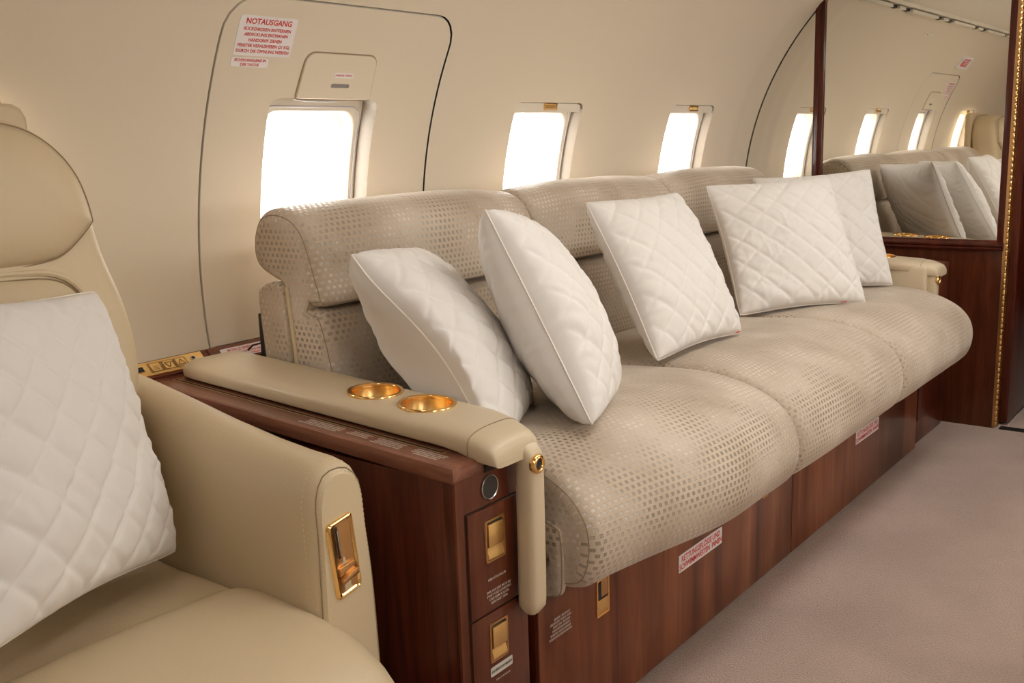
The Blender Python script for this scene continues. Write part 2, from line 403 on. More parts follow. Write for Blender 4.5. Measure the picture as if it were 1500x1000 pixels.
wn = [0]
def window(h, side, header=True, name=None, parent=None, deep=.036):
    """reveal, inner frame and pane filling the outline h"""
    wn[0] += 1
    ctr = (sum(p[0] for p in h)/len(h), sum(p[1] for p in h)/len(h))
    rt = empty(name or 'window_%d' % wn[0], wm(ctr[0], ctr[1], .03, side))
    if parent is None: tag(rt, kind='structure')
    seq = [(0, 0), (.0008, .003), (.002, .008), (.004, .02), (.006, deep)]
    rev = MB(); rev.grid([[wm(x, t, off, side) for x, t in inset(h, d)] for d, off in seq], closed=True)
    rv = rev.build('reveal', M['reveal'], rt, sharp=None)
    fl = MB(); seq = [(.006, deep), (.010, deep+.001), (.022, deep+.002), (.024, deep+.004), (.026, deep+.008), (.028, deep+.022)]
    def rnd(d):   # the inner frame has rounder corners
        xs = [p[0] for p in h]; ts = [p[1]*RAD for p in h]
        o = rrect(min(xs)+d, max(xs)-d, min(ts)+d, max(ts)-d-.020*min(1, d/.010), (.020+d*.9,)*4, SIDEN[0], SIDEN[1]); return [(a, b/RAD) for a, b in o]
    n = len(h); nn = (n-2*NTH)//2; SIDEN[0] = nn; SIDEN[1] = NTH
    outs = [inset(h, .006)]+[rnd(d) for d, _ in seq[1:]]
    fl.grid([[wm(x, t, off, side) for x, t in o_] for o_, (_, off) in zip(outs, seq)], closed=True)
    fl.build('inner_frame', M['plastic'], rt, sharp=40)
    # clear gasket bead on the inner frame
    g = MB(); g.tube([wm(x, t, deep-.0005, side) for x, t in rnd(.0125)], .0020, 6, closed=True); g.build('gasket', M['clear_edge'], rt, sharp=None)
    # pane rim and the pane
    pr = MB(); pr.grid([[wm(x, t, deep+.022, side) for x, t in rnd(.028)], [wm(x, t, deep+.030, side) for x, t in rnd(.032)], [wm(x, t, deep+.031, side) for x, t in rnd(.038)], [wm(x, t, deep+.050, side) for x, t in rnd(.040)]], closed=True)
    pr.build('pane_rim', M['plastic'], rt, sharp=40)
    for nm, dd, off in (('inner_pane', .028, deep+.022), ('outer_pane', .0395, deep+.046)):
        o_ = rnd(dd); p = MB(); c = (ctr[0], ctr[1])
        rows = [[wm(c[0]+(x-c[0])*k, c[1]+(t-c[1])*k, off, side) for x, t in o_] for k in (1, .75, .5, .25)]
        p.grid(rows, closed=True); p.fan(rows[-1], wm(c[0], c[1], off, side))
        p.build(nm, M['glass'], rt, sharp=None)
    xs = [p[0] for p in h]; ts = [p[1] for p in h]; xa, xb, ta, tb = min(xs), max(xs), min(ts), max(ts)
    if header:
        hd = MB(); o_ = rrect(xa+.003, xb-.010, (tb*RAD-.030), tb*RAD-.0025, (.001, .001, .017, .017), 16, 6)
        top = [wm(a, b/RAD, .004, side) for a, b in o_]; bot = [wm(a, b/RAD, .020, side) for a, b in o_]
        hd.grid([bot, top], closed=True); cxh = (xa+xb)/2; cth = tb-.015/RAD
        rows = [top]+[[wm(cxh+(a-cxh)*k, cth+(b/RAD-cth)*k, .004, side) for a, b in o_] for k in (.6, .3)]
        hd.grid(rows, closed=True); hd.fan(rows[-1], wm(cxh, cth, .004, side))
        hd.build('shade_header', M['plastic'], rt, sharp=40)
        la = MB(); cx_ = (xa+xb)/2-.004
        for sgn in (0,):
            pr_ = [(-.0015, .010), (-.0015, -.004), (-.006, -.010), (-.009, -.009), (-.009, -.004), (-.004, .004), (-.006, .010)]
            rows = []
            for k in range(2):
                xx = cx_+(-.032 if k == 0 else .032)
                rows.append([wm(xx, tb-(.012)/RAD+s/RAD, -(-o)-.0 if False else o+.004, side) for o, s in [(p[0], p[1]) for p in pr_]])
            la.grid(rows, closed=True); la.fan(rows[0]); la.fan(rows[1], flip=True)
        la.build('shade_latch', M['gold'], rt, sharp=30)
    return rt
SIDEN = [10, 10]
for k, h in cutsL:
    if k == 'win': window(h, 1)
for k, h in cutsR: window(h, -1)

# emergency exit hatch ------------------------------------------------------
hatch = empty('emergency_hatch', wm(1.69, th_of(1.1), 0))
tag(hatch, 'beige emergency exit hatch panel with red and white placards around the first window', 'exit hatch')
ho = [h for k, h in cutsL if k == 'hatch'][0]; nxh = (len(ho)-2*NTH)//2
hi = inset(ho, .0042); wo = win_outline(EXITW[0], EXITW[1], .026)(nxh, NTH)
hm = MB(); rows = [[wm(x, t, .022) for x, t in hi], [wm(x, t, .003) for x, t in hi], [wm(x, t, .0004) for x, t in inset(ho, .0062)]]
a_ = inset(ho, .0062)
for k in range(1, 13): rows.append([wm(p[0]+(q[0]-p[0])*k/12, p[1]+(q[1]-p[1])*k/12, 0) for p, q in zip(a_, wo)])
hm.grid(rows, closed=True); hm.build('panel', M['wall'], hatch, sharp=40)
gp = MB(); gp.grid([[wm(x, t, .0) for x, t in ho], [wm(x, t, .020) for x, t in inset(ho, -.003)], [wm(x, t, .020) for x, t in inset(ho, .012)]], closed=True)
gp.build('gap_seal', M['gap'], hatch, sharp=None)
window(wo, 1, header=False, name='window', parent=hatch, deep=.044)
w_ = [o for o in bpy.data.objects if o.name == 'window'][0]; attach(w_, hatch)
# flap over the pull handle, a few millimetres proud with a dark joint round it
fx0, fx1, ft0, ft1 = 1.566, 1.800, th_of(1.2635), th_of(1.363)
fo = rrect(fx0, fx1, ft0*RAD, ft1*RAD, (.004, .004, .024, .024), 20, 12)
fo = [(a+(.003-.007*(a-1.683)/.117)*(b/RAD-ft0)/(ft1-ft0)+(.0), b/RAD) for a, b in fo]
fb = MB(); fb.grid([[wm(x, t, -.0004) for x, t in inset(fo, -.0032)], [wm(x, t, -.0008) for x, t in fo]], closed=True)
fb.build('flap_joint', M['seam'], hatch, sharp=None)
ff = MB(); cxf, ctf = (fx0+fx1)/2, (ft0+ft1)/2
rows = [[wm(x, t, .002) for x, t in fo], [wm(x, t, -.0035) for x, t in inset(fo, .0006)], [wm(x, t, -.005) for x, t in inset(fo, .0022)]]
base_ = inset(fo, .0022)
for k in (.8, .6, .4, .2): rows.append([wm(cxf+(x-cxf)*k, ctf+(t-ctf)*k, -.005) for x, t in base_])
ff.grid(rows, closed=True); ff.fan(rows[-1], wm(cxf, ctf, -.005))
flap = ff.build('handle_cover', M['wall'], hatch, sharp=35)
# finger slot in the flap
sl = MB(); so = rrect(1.662, 1.722, th_of(1.289)*RAD, th_of(1.301)*RAD, (.004,)*4, 10, 4); so = [(a, b/RAD) for a, b in so]
sl.grid([[wm(x, t, -.0054) for x, t in so], [wm(x, t, -.0064) for x, t in inset(so, .0008)], [wm(x, t, -.0054) for x, t in inset(so, .002)]], closed=True)
sl.build('slot_rim', M['wall'], flap, sharp=None)
sl2 = MB(); q_ = inset(so, .0018); sl2.fan([wm(x, t, -.0056) for x, t in q_]); sl2.build('slot', M['chrome'], flap)
# underside of the pull handle showing below the flap
hb = MB(); rows = []
for i in range(13):
    u = i/12; x = 1.563+(1.745-1.563)*u; e = sin(pi*min(1, max(0, u)))**.35 if 0 < u < 1 else 0.05
    rows.append([wm(x, WT1-(.002+.009*e*(.5-.5*cos(2*pi*j/8)))/RAD, .004+.010*e*(.5+.5*sin(2*pi*j/8))) for j in range(8)])
hb.grid(rows, closed=True); hb.build('pull_handle', M['handle_metal'], hatch, sharp=None)
def wall_map(cx_, ct_, off=0, tilt=0):
    def mp(a, b, h=0):
        # text reads left to right along +x for someone inside
        return wm(cx_+a, ct_+b/RAD, off-h)
    return mp
def flip_text_map(mp): return mp
pm = wall_map(1.4505, th_of(1.388), -.0002)
flat_label(hatch, pm, .153, .0885, [('NOTAUSGANG', .0175, .0315, 1.0), ('RÜCKENKISSEN ENTFERNEN', .0098, .0150, 1.0), ('ABDECKUNG ENTFERNEN', .0098, .0028, 1.0), ('HANDGRIFF ZIEHEN', .0098, -.0094, 1.0),
     ('FENSTER HERAUSHEBEN (21 KG)', .0098, -.0216, .98), ('DURCH DIE ÖFFNUNG WERFEN', .0098, -.0338, 1.0)], M['white'], M['red'], label='large white placard with red emergency exit instructions')
pm = wall_map(1.4225, th_of(1.3355), -.0002)
flat_label(hatch, pm, .099, .0205, [('SICHERUNGSLEINE IN', .0086, .0046, 1), ('DER TASCHE', .0086, -.0050, 1)], M['white'], M['red'], label='small white placard with two red lines')
pm = wall_map(1.6965, th_of(1.3185), -.0052)
flat_label(flap, pm, .060, .0125, [('HANDGR. ZIEHEN', .0062, 0, 1)], M['white'], M['red'], rad=.002, label='tiny white placard above the finger slot')
# exit sign, small access plate higher up on the wall
def wall_plate(x0, x1, z0, z1, mat, name, th=.006, rad=.004):
    t0, t1 = th_of(z0), th_of(z1); o_ = rrect(x0, x1, t0*RAD, t1*RAD, (rad,)*4, 10, 6); o_ = [(a, b/RAD) for a, b in o_]
    mb = MB(); c = ((x0+x1)/2, (t0+t1)/2); rows = [[wm(x, t, .001) for x, t in o_], [wm(x, t, -th) for x, t in o_]]
    for k in (.95, .6, .3): rows.append([wm(c[0]+(x-c[0])*k, c[1]+(t-c[1])*k, -th-.0005) for x, t in o_])
    mb.grid(rows, closed=True); mb.fan(rows[-1], wm(c[0], c[1], -th-.0005)); return mb.build(name, mat, None, sharp=35)
es = wall_plate(1.40, 1.63, 1.505, 1.567, M['white'], 'exit_sign', .012)
tag(es, 'white exit sign with red panel above the hatch seen in the mirror', 'sign')
ctm = th_of(1.5385); wp = wall_map(1.515, ctm, -.0126)
mbp = MB(); mbp.fan([wp(a, b, .0002) for a, b in rrect(-.055, .085, -.024, .026, (.002,)*4, 6, 4)]); rp = mbp.build('red_panel', M['red'], es)
v, f = text_mesh('EXIT', .05, sx=1.15, bold=.0006); mbp = MB(); mbp.add([wp(a+.015, b, .0008) for a, b in v], f); mbp.build('lettering', M['white'], rp, smooth=False)
ap = wall_plate(2.43, 2.62, 1.622, 1.640, M['ceil'], 'access_plate', .002); tag(ap, 'small cream access plate high on the wall above the sofa', 'plate')
mbp = MB(); mbp.lathe(wm(2.58, th_of(1.631), -.0026), (0, -cos(th_of(1.63)), -sin(th_of(1.63))), [(0.0001, .0012), (.003, .0012), (.0035, 0)], 12); mbp.build('screw', M['black'], ap)

# floor, ceiling, ends -----------------------------------------------------------
fl = MB(); fl.box(XA-.03, 6.3, -.45, 1.70, -.03, 0); tag(fl.build('floor', M['carpet'], None, smooth=False), kind='structure')
ce = MB()
prof = [(1.5406, 1.694), (1.532, 1.702), (1.500, 1.706), (1.488, 1.700), (1.484, 1.716), (1.46, 1.722), (1.2, 1.752), (.79, 1.765)]
prof = prof+[(2*YC-y, z) for y, z in prof[-2::-1]]
ce.grid([[(x, y, z) for y, z in prof] for x in (XA, XB)]); tag(ce.build('ceiling', M['ceil'], None, sharp=25), kind='structure')
tr = MB()   # vent rail along the ceiling edge: cream covers and dark slots in turn
x = XA+.1; vr = empty('air_vent_rail', (2.2, 1.53, 1.69)); tag(vr, 'cream air vent rail along the ceiling edge with dark slots', 'vent rail')
tr.box(XA+.02, XB-.004, 1.518, 1.5385, 1.690, 1.700); tr.build('slot_channel', M['gap'], vr, smooth=False)
rd = random.Random(3); lid = MB()
while x < XB-.15:
    l = .42; lid.box(x, x+l, 1.502, 1.534, 1.684, 1.698, .002); x += l+.10
    lid.box(x, x+.09, 1.504, 1.534, 1.686, 1.698, .002); x += .09+.10
lid.build('vent_cover', M['ceil'], vr, smooth=False)
jl = MB()
for x in (.35, 1.25, 2.15, 3.05, 3.95): jl.box(x, x+.004, .35, 1.46, 1.7155, 1.7265)
for i in range(4):  # unseen glowing panels, added to light the sofa, seat and next compartment
    lp = MB(); x0 = [1.15, 2.65, -.55, 4.9][i]; x1 = x0+[1.2, 1.2, .7, .3][i]
    lp.box(x0, x1, .34, .60, 1.742, 1.756+.044*(i == 3), .003); o = lp.build('ceiling_light', M['lamp'], None, smooth=False)
    tag(o, ['flat ceiling light panel above the aisle beside the near end of the sofa', 'flat ceiling light panel above the aisle nearest the bulkhead', 'flat ceiling light panel above the aisle behind the swivel seat', 'small ceiling light panel in the compartment beyond the doorway'][i], 'ceiling light', 'ceiling light panels')
aft = MB(); aft.box(XA-.03, XA, -.4, 2.0, -.02, 1.8); tag(aft.build('wall_rear', M['wall'], None, smooth=False), kind='structure')

# bulkhead with mirror -------------------------------------------------------------
def wall_y(z): return YC+RAD*cos(th_of(z))
YD = .852; YD2 = .30   # doorway between these
bk = MB()
def slab_x(mb, x0, x1, poly):
    """extrude a y-z polygon between x0 and x1"""
    a = [(x0, y, z) for y, z in poly]; b = [(x1, y, z) for y, z in poly]; mb.grid([a, b], closed=True)
    n = len(a); mb.add(a, [tuple(range(n))]); mb.add(b, [tuple(range(n))[::-1]])
zs = [0.0+i*.05 for i in range(35)]
polyR = [(YD, 0), (1.55, 0)]+[(wall_y(z)+.02, z) for z in [.02+.06*i for i in range(29)]]+[(1.5, 1.76), (YD, 1.78)]
slab_x(bk, XB+.006, XB+.036, polyR)
bk2 = [(-.4, 0), (YD2, 0), (YD2, 1.78), (-.4, 1.78)]
slab_x(bk, XB+.006, XB+.036, bk2)
tag(bk.build('wall_front', M['bulk'], None, smooth=False), kind='structure')
pn = MB(); pn.box(XB-.006, XB+.0055, YD+.002, 1.60, .0, .70); tag(pn.build('trim_5', M['bulk'], None, smooth=False), kind='structure')
def mirror(y_pts, name, label):
    mb = MB(); slab_x(mb, XB+.001, XB+.0055, y_pts); o = mb.build(name, M['mirror'], None, smooth=False); tag(o, label, 'mirror'); return o
zz = [.728+i*(1.690-.728)/24 for i in range(25)]
mirror([(.882, .728), (1.566, .728)]+[(min(1.566, wall_y(z)+.002), z) for z in zz[1:]]+[(1.2, 1.75), (.882, 1.76)], 'wall_mirror', 'large mirror on the bulkhead reflecting the sofa pillows and windows')
mirror([(1.606, .728)]+[(wall_y(z)+.001, z) for z in zz if wall_y(z) > 1.607]+[(1.606, 1.634)], 'wall_mirror', 'narrow curved mirror between the side wall and the mahogany post')
ps = MB(); ps.box(XB-.012, XB+.001, 1.566, 1.606, .70, 1.668, .003); ps.box(XB-.016, XB-.010, 1.579, 1.593, .70, 1.665, .002)
tag(ps.build('trim_1', M['mahog'], None, sharp=30), kind='structure')
ed = MB(); ed.tube([wm(XB-.003, th_of(z), .0) for z in zz if z < 1.688], .0022, 6); tag(ed.build('trim_2', M['gap'], None), kind='structure')
rl = MB()
pr_ = [(0, .690), (-.020, .690), (-.024, .697), (-.020, .703), (-.026, .708), (-.026, .714), (-.018, .720), (-.010, .722), (-.008, .729), (0, .729)]
a = [(XB+.002+p, YD+.004, z) for p, z in pr_]; b = [(XB+.002+p, 1.88, z) for p, z in pr_]; rl.grid([a, b], closed=True); rl.fan(a)
tag(rl.build('trim_3', M['mahog'], None, sharp=30), kind='structure')
rs = MB(); rs.box(XB-.008, XB+.001, YD+.002, .882, .70, 1.775, .002); tag(rs.build('trim_4', M['mahog'], None, sharp=30), kind='structure')
# open door leaf with its brass piano hinge
dr = empty('door_1', (XB+.02, YD, 0)); tag(dr, kind='structure')
dl = MB(); dl.box(XB+.052, XB+.62, YD-.036, YD-.002, .012, 1.72, .003); dl.build('door_leaf', M['mahog'], dr, sharp=30)
hg = MB(); hg.box(XB+.012, XB+.050, YD-.006, YD-.001, .006, 1.74, .001); hl = hg.build('hinge_plate', M['gold_brushed'], dr, sharp=30)
hk = MB(); z = .01
while z < 1.72:
    hk.lathe((XB-.001, YD-.004, z), (0, 0, 1), [(.0001, 0), (.0062, 0), (.0068, .002), (.0068, .013), (.0062, .015), (.0001, .015)], 12)
    hk.box(XB+.001, XB+.014, YD-.0052, YD-.0022, z+.001, z+.014)
    z += .0215
kn = hk.build('hinge_knuckle', M['gold'], dr, sharp=40)
hp = MB(); hp.box(XB-.010, XB-.004, YD-.003, YD+.006, .004, 1.74); hp.box(XB+.000, XB+.010, YD-.0030, YD-.0012, .006, 1.74); hp.build('hinge_backing', M['gold_dark'], dr, smooth=False)
sc = MB(); z = .07
while z < 1.7:
    sc.lathe((XB+.034, YD-.006, z), (0, -1, 0), [(.0001, .0014), (.0030, .0012), (.0038, .0002)], 12); z += .155
sc.build('hinge_screw', M['gold_dark'], dr)
th_ = MB(); th_.box(XB-.012, XB+.03, YD2, YD-.02, 0, .004, .001); tag(th_.build('trim_6', M['black'], None, smooth=False), kind='structure')
# the dim compartment beyond the doorway
ot = MB(); ot.box(6.2, 6.23, -.4, 1.6, 0, 1.9); ot.box(XB+.64, 6.2, YD+.10, YD+.13, 0, 1.9); ot.box(XB+.037, 6.2, -.32, -.3, 0, 1.9); ot.box(XB+.037, 6.23, -.4, 1.6, 1.8, 1.83)
ot.box(XB+.0365, XB+.64, YD+.004, YD+.13, 0, 1.8)
tag(ot.build('wall_far', M['bulk'], None, smooth=False), kind='structure')

# side ledge along the wall ---------------------------------------------------------
def ledge(x0, x1, name):
    pr = [(1.9035, .7165), (1.8985, .7165), (1.8935, .712), (1.886, .7045), (1.877, .697), (1.866, .6905), (1.864, .688), (1.9, .60), (1.906, .60)]
    mb = MB(); a = [(x0, y, z) for y, z in pr]; b = [(x1, y, z) for y, z in pr]; mb.grid([a, b], closed=True); mb.fan(a); mb.fan(b, flip=True)
    return tag(mb.build(name, M['mahog_h'], None, sharp=25), kind='structure')
ledge(XA, 1.3075, 'trim_7'); ledge(1.3115, XB-.03, 'trim_8')
sb = MB(); sb.box(XA, 1.128, 1.775, 1.868, .40, .686, .004); tag(sb.build('trim_9', M['mahog_h'], None, sharp=30), kind='structure')
# gold switch panel following the ledge curve
gpan = MB(); gp_ = [(1.8965, .7155), (1.8915, .7115), (1.8845, .7045), (1.876, .6978), (1.8655, .6918)]
xs = [1.045, 1.15, 1.29]
nrm = lambda y, z, h: (y-h*.60, z+h*.80)
def gold_pt(x, s, h=0):
    s = max(0, min(.9999, s))*(len(gp_)-1); i = int(s); u = s-i
    y = gp_[i][0]+(gp_[i+1][0]-gp_[i][0])*u; z = gp_[i][1]+(gp_[i+1][1]-gp_[i][1])*u; y, z = nrm(y, z, h); return (x, y, z)
outl = rrect(1.05, 1.291, 0.02, .98, (.004, .004, .004, .004), 16, 8)
rows = [[gold_pt(a, 1-b, -.001) for a, b in outl], [gold_pt(a, 1-b, .0022) for a, b in outl]]
mbx = MB(); mbx.grid(rows, closed=True)
mbx.grid([[gold_pt(1.05+(1.291-1.05)*i/16, .02+.96*j/8, .0022) for i in range(17)] for j in range(9)])
swp = mbx.build('switch_panel', M['gold_brushed'], None, sharp=50); tag(swp, 'gold switch panel with engraved buttons on the wooden window ledge', 'switch panel')
def gline(mb, x0, s0, x1, s1, w=.0016):
    dx, ds = x1-x0, (s1-s0)*.044; l = math.hypot(dx, ds); nx_, ns = -ds/l*w/2, dx/l*w/2/.044
    n = 6; A = [gold_pt(x0+(x1-x0)*i/n+nx_, s0+(s1-s0)*i/n+ns, .0030) for i in range(n+1)]; B = [gold_pt(x0+(x1-x0)*i/n-nx_, s0+(s1-s0)*i/n-ns, .0030) for i in range(n+1)]
    mb.grid([A, B])
eg = MB()
for k, xc in enumerate((1.172, 1.203, 1.234)):
    for a in ((-.0135, .24, .0115, .24), (.0115, .24, .0135, .80), (.0135, .80, -.0115, .80), (-.0115, .80, -.0135, .24)):
        gline(eg, xc+a[0], a[1], xc+a[2], a[3], .0013)
    gline(eg, xc-.0165, .2, xc-.0145, .86, .0013)
    if k == 0:
        for s in (.48, .58, .66): gline(eg, xc-.006, s, xc+.006, s, .001)
    if k == 1: gline(eg, xc-.008, .38, xc+.008, .38); gline(eg, xc-.008, .38, xc, .70); gline(eg, xc+.008, .38, xc, .70)
    if k == 2: gline(eg, xc-.008, .68, xc+.008, .68); gline(eg, xc-.008, .68, xc, .36); gline(eg, xc+.008, .68, xc, .36)
eg.build('engraving', M['engrave'], swp, smooth=False)
dk = MB(); dk.grid([[gold_pt(1.119+(1.143-1.119)*i/3, .36+.3*j/3, .0030) for i in range(4)] for j in range(4)]); dk.build('socket', M['black'], swp, smooth=False)
jk = MB(); jc = Vector(gold_pt(1.265, .48, .002)); jk.lathe(jc, (0, -.6, .8), [(.0060, 0), (.0060, .0022), (.0040, .0026), (.0034, .0006), (.0001, .0006)], 20); jk.build('jack', M['chrome'], swp)
jk = MB(); jk.lathe(jc, (0, -.6, .8), [(.0034, .0012), (.0001, .0014)], 14); jk.build('jack_hole', M['black'], swp)
def gp_map(cx_, s0):
    return lambda a, b, h=0: gold_pt(cx_+a, s0-b/.044, h)
wp_ = flat_label(None, gp_map(1.43, .66), .182, .034, [('IM FALLE EINER NOTWASSERUNG', .0105, .0085, .93), ('RÜCKENLEHNE UMLEGEN UND', .0080, -.0020, .9), ('VERRIEGELN', .0080, -.0110, .9)], M['white'], M['red'], name='ledge_placard', rad=.002)
tag(wp_, 'white placard with red lettering on the wooden ledge behind the sofa arm', 'placard')

# ---------------------------------------------------------------- side cabinets with arm pads
def ztop(y): return .645+.046*(y-1.018)
def latch_build(parent, x0, x1, z0, z1, y, mat='gold_dark', vertical=True):
    """flush pull: frame, recess and a flap"""
    fr = MB(); fw = .0045
    o1 = rrect(x0, x1, z0, z1, (.003,)*4, 10, 10); o2 = rrect(x0+fw, x1-fw, z0+fw, z1-fw, (.002,)*4, 10, 10); o3 = rrect(x0+fw+.001, x1-fw-.001, z0+fw+.001, z1-fw-.001, (.002,)*4, 10, 10)
    rows = [[(a, y, b) for a, b in o1], [(a, y-.0025, b) for a, b in rrect(x0+.0006, x1-.0006, z0+.0006, z1-.0006, (.003,)*4, 10, 10)], [(a, y-.0025, b) for a, b in o2], [(a, y-.0001, b) for a, b in o3]]
    fr.grid(rows, closed=True); fr.fan([(a, y-.0001, b) for a, b in o3]); L = fr.build('latch', M[mat], parent, sharp=35)
    h = z1-z0; zc = z0+h*.36
    fp = MB(); fp.box(x0+fw+.0025, x1-fw-.002, y-.0044, y-.0002, zc, z1-fw-.004, .0008); fp.build('latch_flap', M['gold_brushed'], L, sharp=30)
    dkk = MB(); dkk.box(x0+fw+.0012, x1-fw-.0012, y-.0012, y-.00015, z1-fw-.004, z1-fw-.001); dkk.box(x0+fw+.001, x0+fw+.0026, y-.0012, y-.00015, zc-.002, z1-fw-.003); dkk.build('latch_gap', M['black'], L, smooth=False)
    sc_ = MB(); r_ = []
    for k in range(7):
        t = k/6; r_.append([(x0+fw+.0015, y-.0004-.0035*sin(pi*t*.5)**2, zc-.001-(zc-z0-fw-.003)*t), (x1-fw-.0015, y-.0004-.0035*sin(pi*t*.5)**2, zc-.001-(zc-z0-fw-.003)*t)])
    sc_.grid(r_); sc_.build('latch_scoop', M['gold_brushed'], L, sharp=None)
    return L
def arm_pad(parent, X0, X1, mir=False, y_back=1.84, post=True):
    """padded armrest sloping gently to the front, with a down-turned strip at the inner front corner"""
    w = X1-X0; xm = (X0+X1)/2
    n = 36; rows = []
    yf = .978
    for i in range(n+1):
        u = i/n
        if u < .12: a = u/.12; y = y_back-.05*(1-cos(a*pi/2)); wf = .62+.38*sin(a*pi/2); hf = .35+.65*sin(a*pi/2)
        elif u < .72: y = y_back-.05-(y_back-.05-1.06)*(u-.12)/.60; wf = 1; hf = 1
        else: a = (u-.72)/.28; y = 1.06-(1.06-yf)*sin(a*pi/2); wf = 1-.10*a**3; hf = cos(a*pi/2*.97)
        zt = ztop(y)+.043; zb = ztop(y)+.001
        if y < 1.075: zb = ztop(y)+.001 - .012*min(1, (1.075-y)/.06)
        front = u >= .72
        if front:
            a = (u-.72)/.28; zt2 = zb+.012+(zt-zb-.012)*max(.02, cos(a*pi/2))**.55
        else: zt2 = zb+(zt-zb)*hf
        ring = []
        K = 36
        for j in range(K):
            t = 2*pi*j/K; ce_, se_ = cos(t), sin(t)
            fq = sstep(1.10, .985, y); ex = .50+.30*fq*(se_ > 0); px = math.copysign(abs(ce_)**ex, ce_); pz = math.copysign(abs(se_)**(.75 if se_ > 0 else .3), se_)
            xx = xm+px*w/2*wf
            if (px > 0) != mir: xx -= (1 if not mir else -1)*.030*sstep(1.12, .97, y)*abs(px)
            zz_ = (zb+zt2)/2+pz*(zt2-zb)/2
            ring.append((xx, y, zz_))
        rows.append(ring)
    mb = MB(); mb.grid(rows, closed=True); mb.fan(rows[0]); mb.fan(rows[-1], flip=True)
    pad = mb.build('armrest', M['leather_arm'], parent, sharp=None)
    for cy_ in (1.325, 1.195):   # wells cut for the cup holders
        cm = MB(); cm.lathe((xm+.004, cy_, ztop(cy_)+.0445), (0, -.046, 1), [(.0001, -.034), (.0472, -.034), (.0472, .02), (.0001, .02)], 40)
        cut = cm.build('cutter', None, None, smooth=False, merge=1e-6)
        bm2 = bmesh.new(); bm2.from_mesh(cut.data); bmesh.ops.recalc_face_normals(bm2, faces=bm2.faces[:]); bm2.to_mesh(cut.data); bm2.free()
        bm2 = bmesh.new(); bm2.from_mesh(pad.data); bmesh.ops.remove_doubles(bm2, verts=bm2.verts[:], dist=1e-6); bmesh.ops.recalc_face_normals(bm2, faces=bm2.faces[:]); bm2.to_mesh(pad.data); bm2.free()
        md = pad.modifiers.new('b', 'BOOLEAN'); md.object = cut; md.operation = 'DIFFERENCE'; md.solver = 'EXACT'
        bpy.context.view_layer.update(); dg = bpy.context.evaluated_depsgraph_get(); me2 = bpy.data.meshes.new_from_object(pad.evaluated_get(dg)); pad.modifiers.clear()
        me2.polygons.foreach_set('use_smooth', [True]*len(me2.polygons)); me2.set_sharp_from_angle(angle=radians(60)); pad.data = me2
        me2.materials.clear(); me2.materials.append(M['leather_arm'])
        bpy.data.objects.remove(cut)
    # stitched seam arc over the nose
    rg = min(rows, key=lambda r: abs(r[0][1]-1.030)); zb = min(p[2] for p in rg); zc_ = (zb+max(p[2] for p in rg))/2
    arc = [(xm+(p[0]-xm)*1.002, p[1], zc_+(p[2]-zc_)*1.004) for p in rg[:19]]
    arc = [(arc[0][0], arc[0][1], zb+.006)]+arc+[(arc[-1][0], arc[-1][1], zb+.006)]
    sm = MB(); sm.tube(arc, .0010, 5); sm.build('seam', M['seam'], pad)
    # cup holders
    for cy_ in (1.325, 1.195):
        zc = ztop(cy_)+.0445; c = (xm+.004, cy_, zc); ax = (0, -.046, 1); cu = MB()
        cu.lathe(c, ax, [(.0530, -.004), (.0535, 0), (.0520, .0022), (.0490, .0018), (.0462, .0012), (.0452, -.001), (.0449, -.005)], 40)
        ho_ = cu.build('cup_holder', M['gold'], parent, sharp=50)
        cw = MB(); cw.lathe(c, ax, [(.0452, .0010), (.0450, -.006), (.0435, -.024), (.0400, -.0295), (.030, -.0305), (.0001, -.0305)], 40)
        cw.build('cup_well', M['gold_brushed'], ho_, sharp=40)
    if post:
        xa, xb = (X1-.080, X1-.036) if not mir else (X0+.036, X0+.080); yp = (.990 if not mir else 1.01); rows = []
        for i in range(25):
            u = i/24; zp = .664-(.664-.345)*u
            e = 1 if u < .93 else sqrt(max(0.02, 1-((u-.93)/.07)**2)); yo = -.006*cos(u*pi*.5)+.030*max(0, 1-u/.10)**1.5
            xc = (xa+xb)/2+(-.0+.006*u if not mir else 0); hw = (xb-xa)/2*(.96+.04*u)*(.5+.5*e)
            ring = []
            for j in range(24):
                t = 2*pi*j/24; ring.append((xc+math.copysign(abs(cos(t))**.55, cos(t))*hw, yp+yo-.002+math.copysign(abs(sin(t))**.7, sin(t))*.021*(.4+.6*e), zp))
            rows.append(ring)
        pb = MB(); pb.grid(rows, closed=True); pb.fan(rows[0]); pb.fan(rows[-1], flip=True); po = pb.build('padded_strip', M['leather_arm'], pad, sharp=None)
        bt = MB(); bc = ((xa+xb)/2-.004, yp-.027, .622)
        bt.lathe(bc, (0, -1, 0), [(.0165, -.003), (.0172, .003), (.0150, .0065), (.0108, .0072), (.0092, .005), (.0090, .001), (.0001, .001)], 32); b_ = bt.build('button_rim', M['gold'], pad, sharp=60)
        bt = MB(); bt.lathe(bc, (0, -1, 0), [(.0090, .0044), (.0001, .0046)], 24); bt.build('button', M['black'], pad)
    return pad
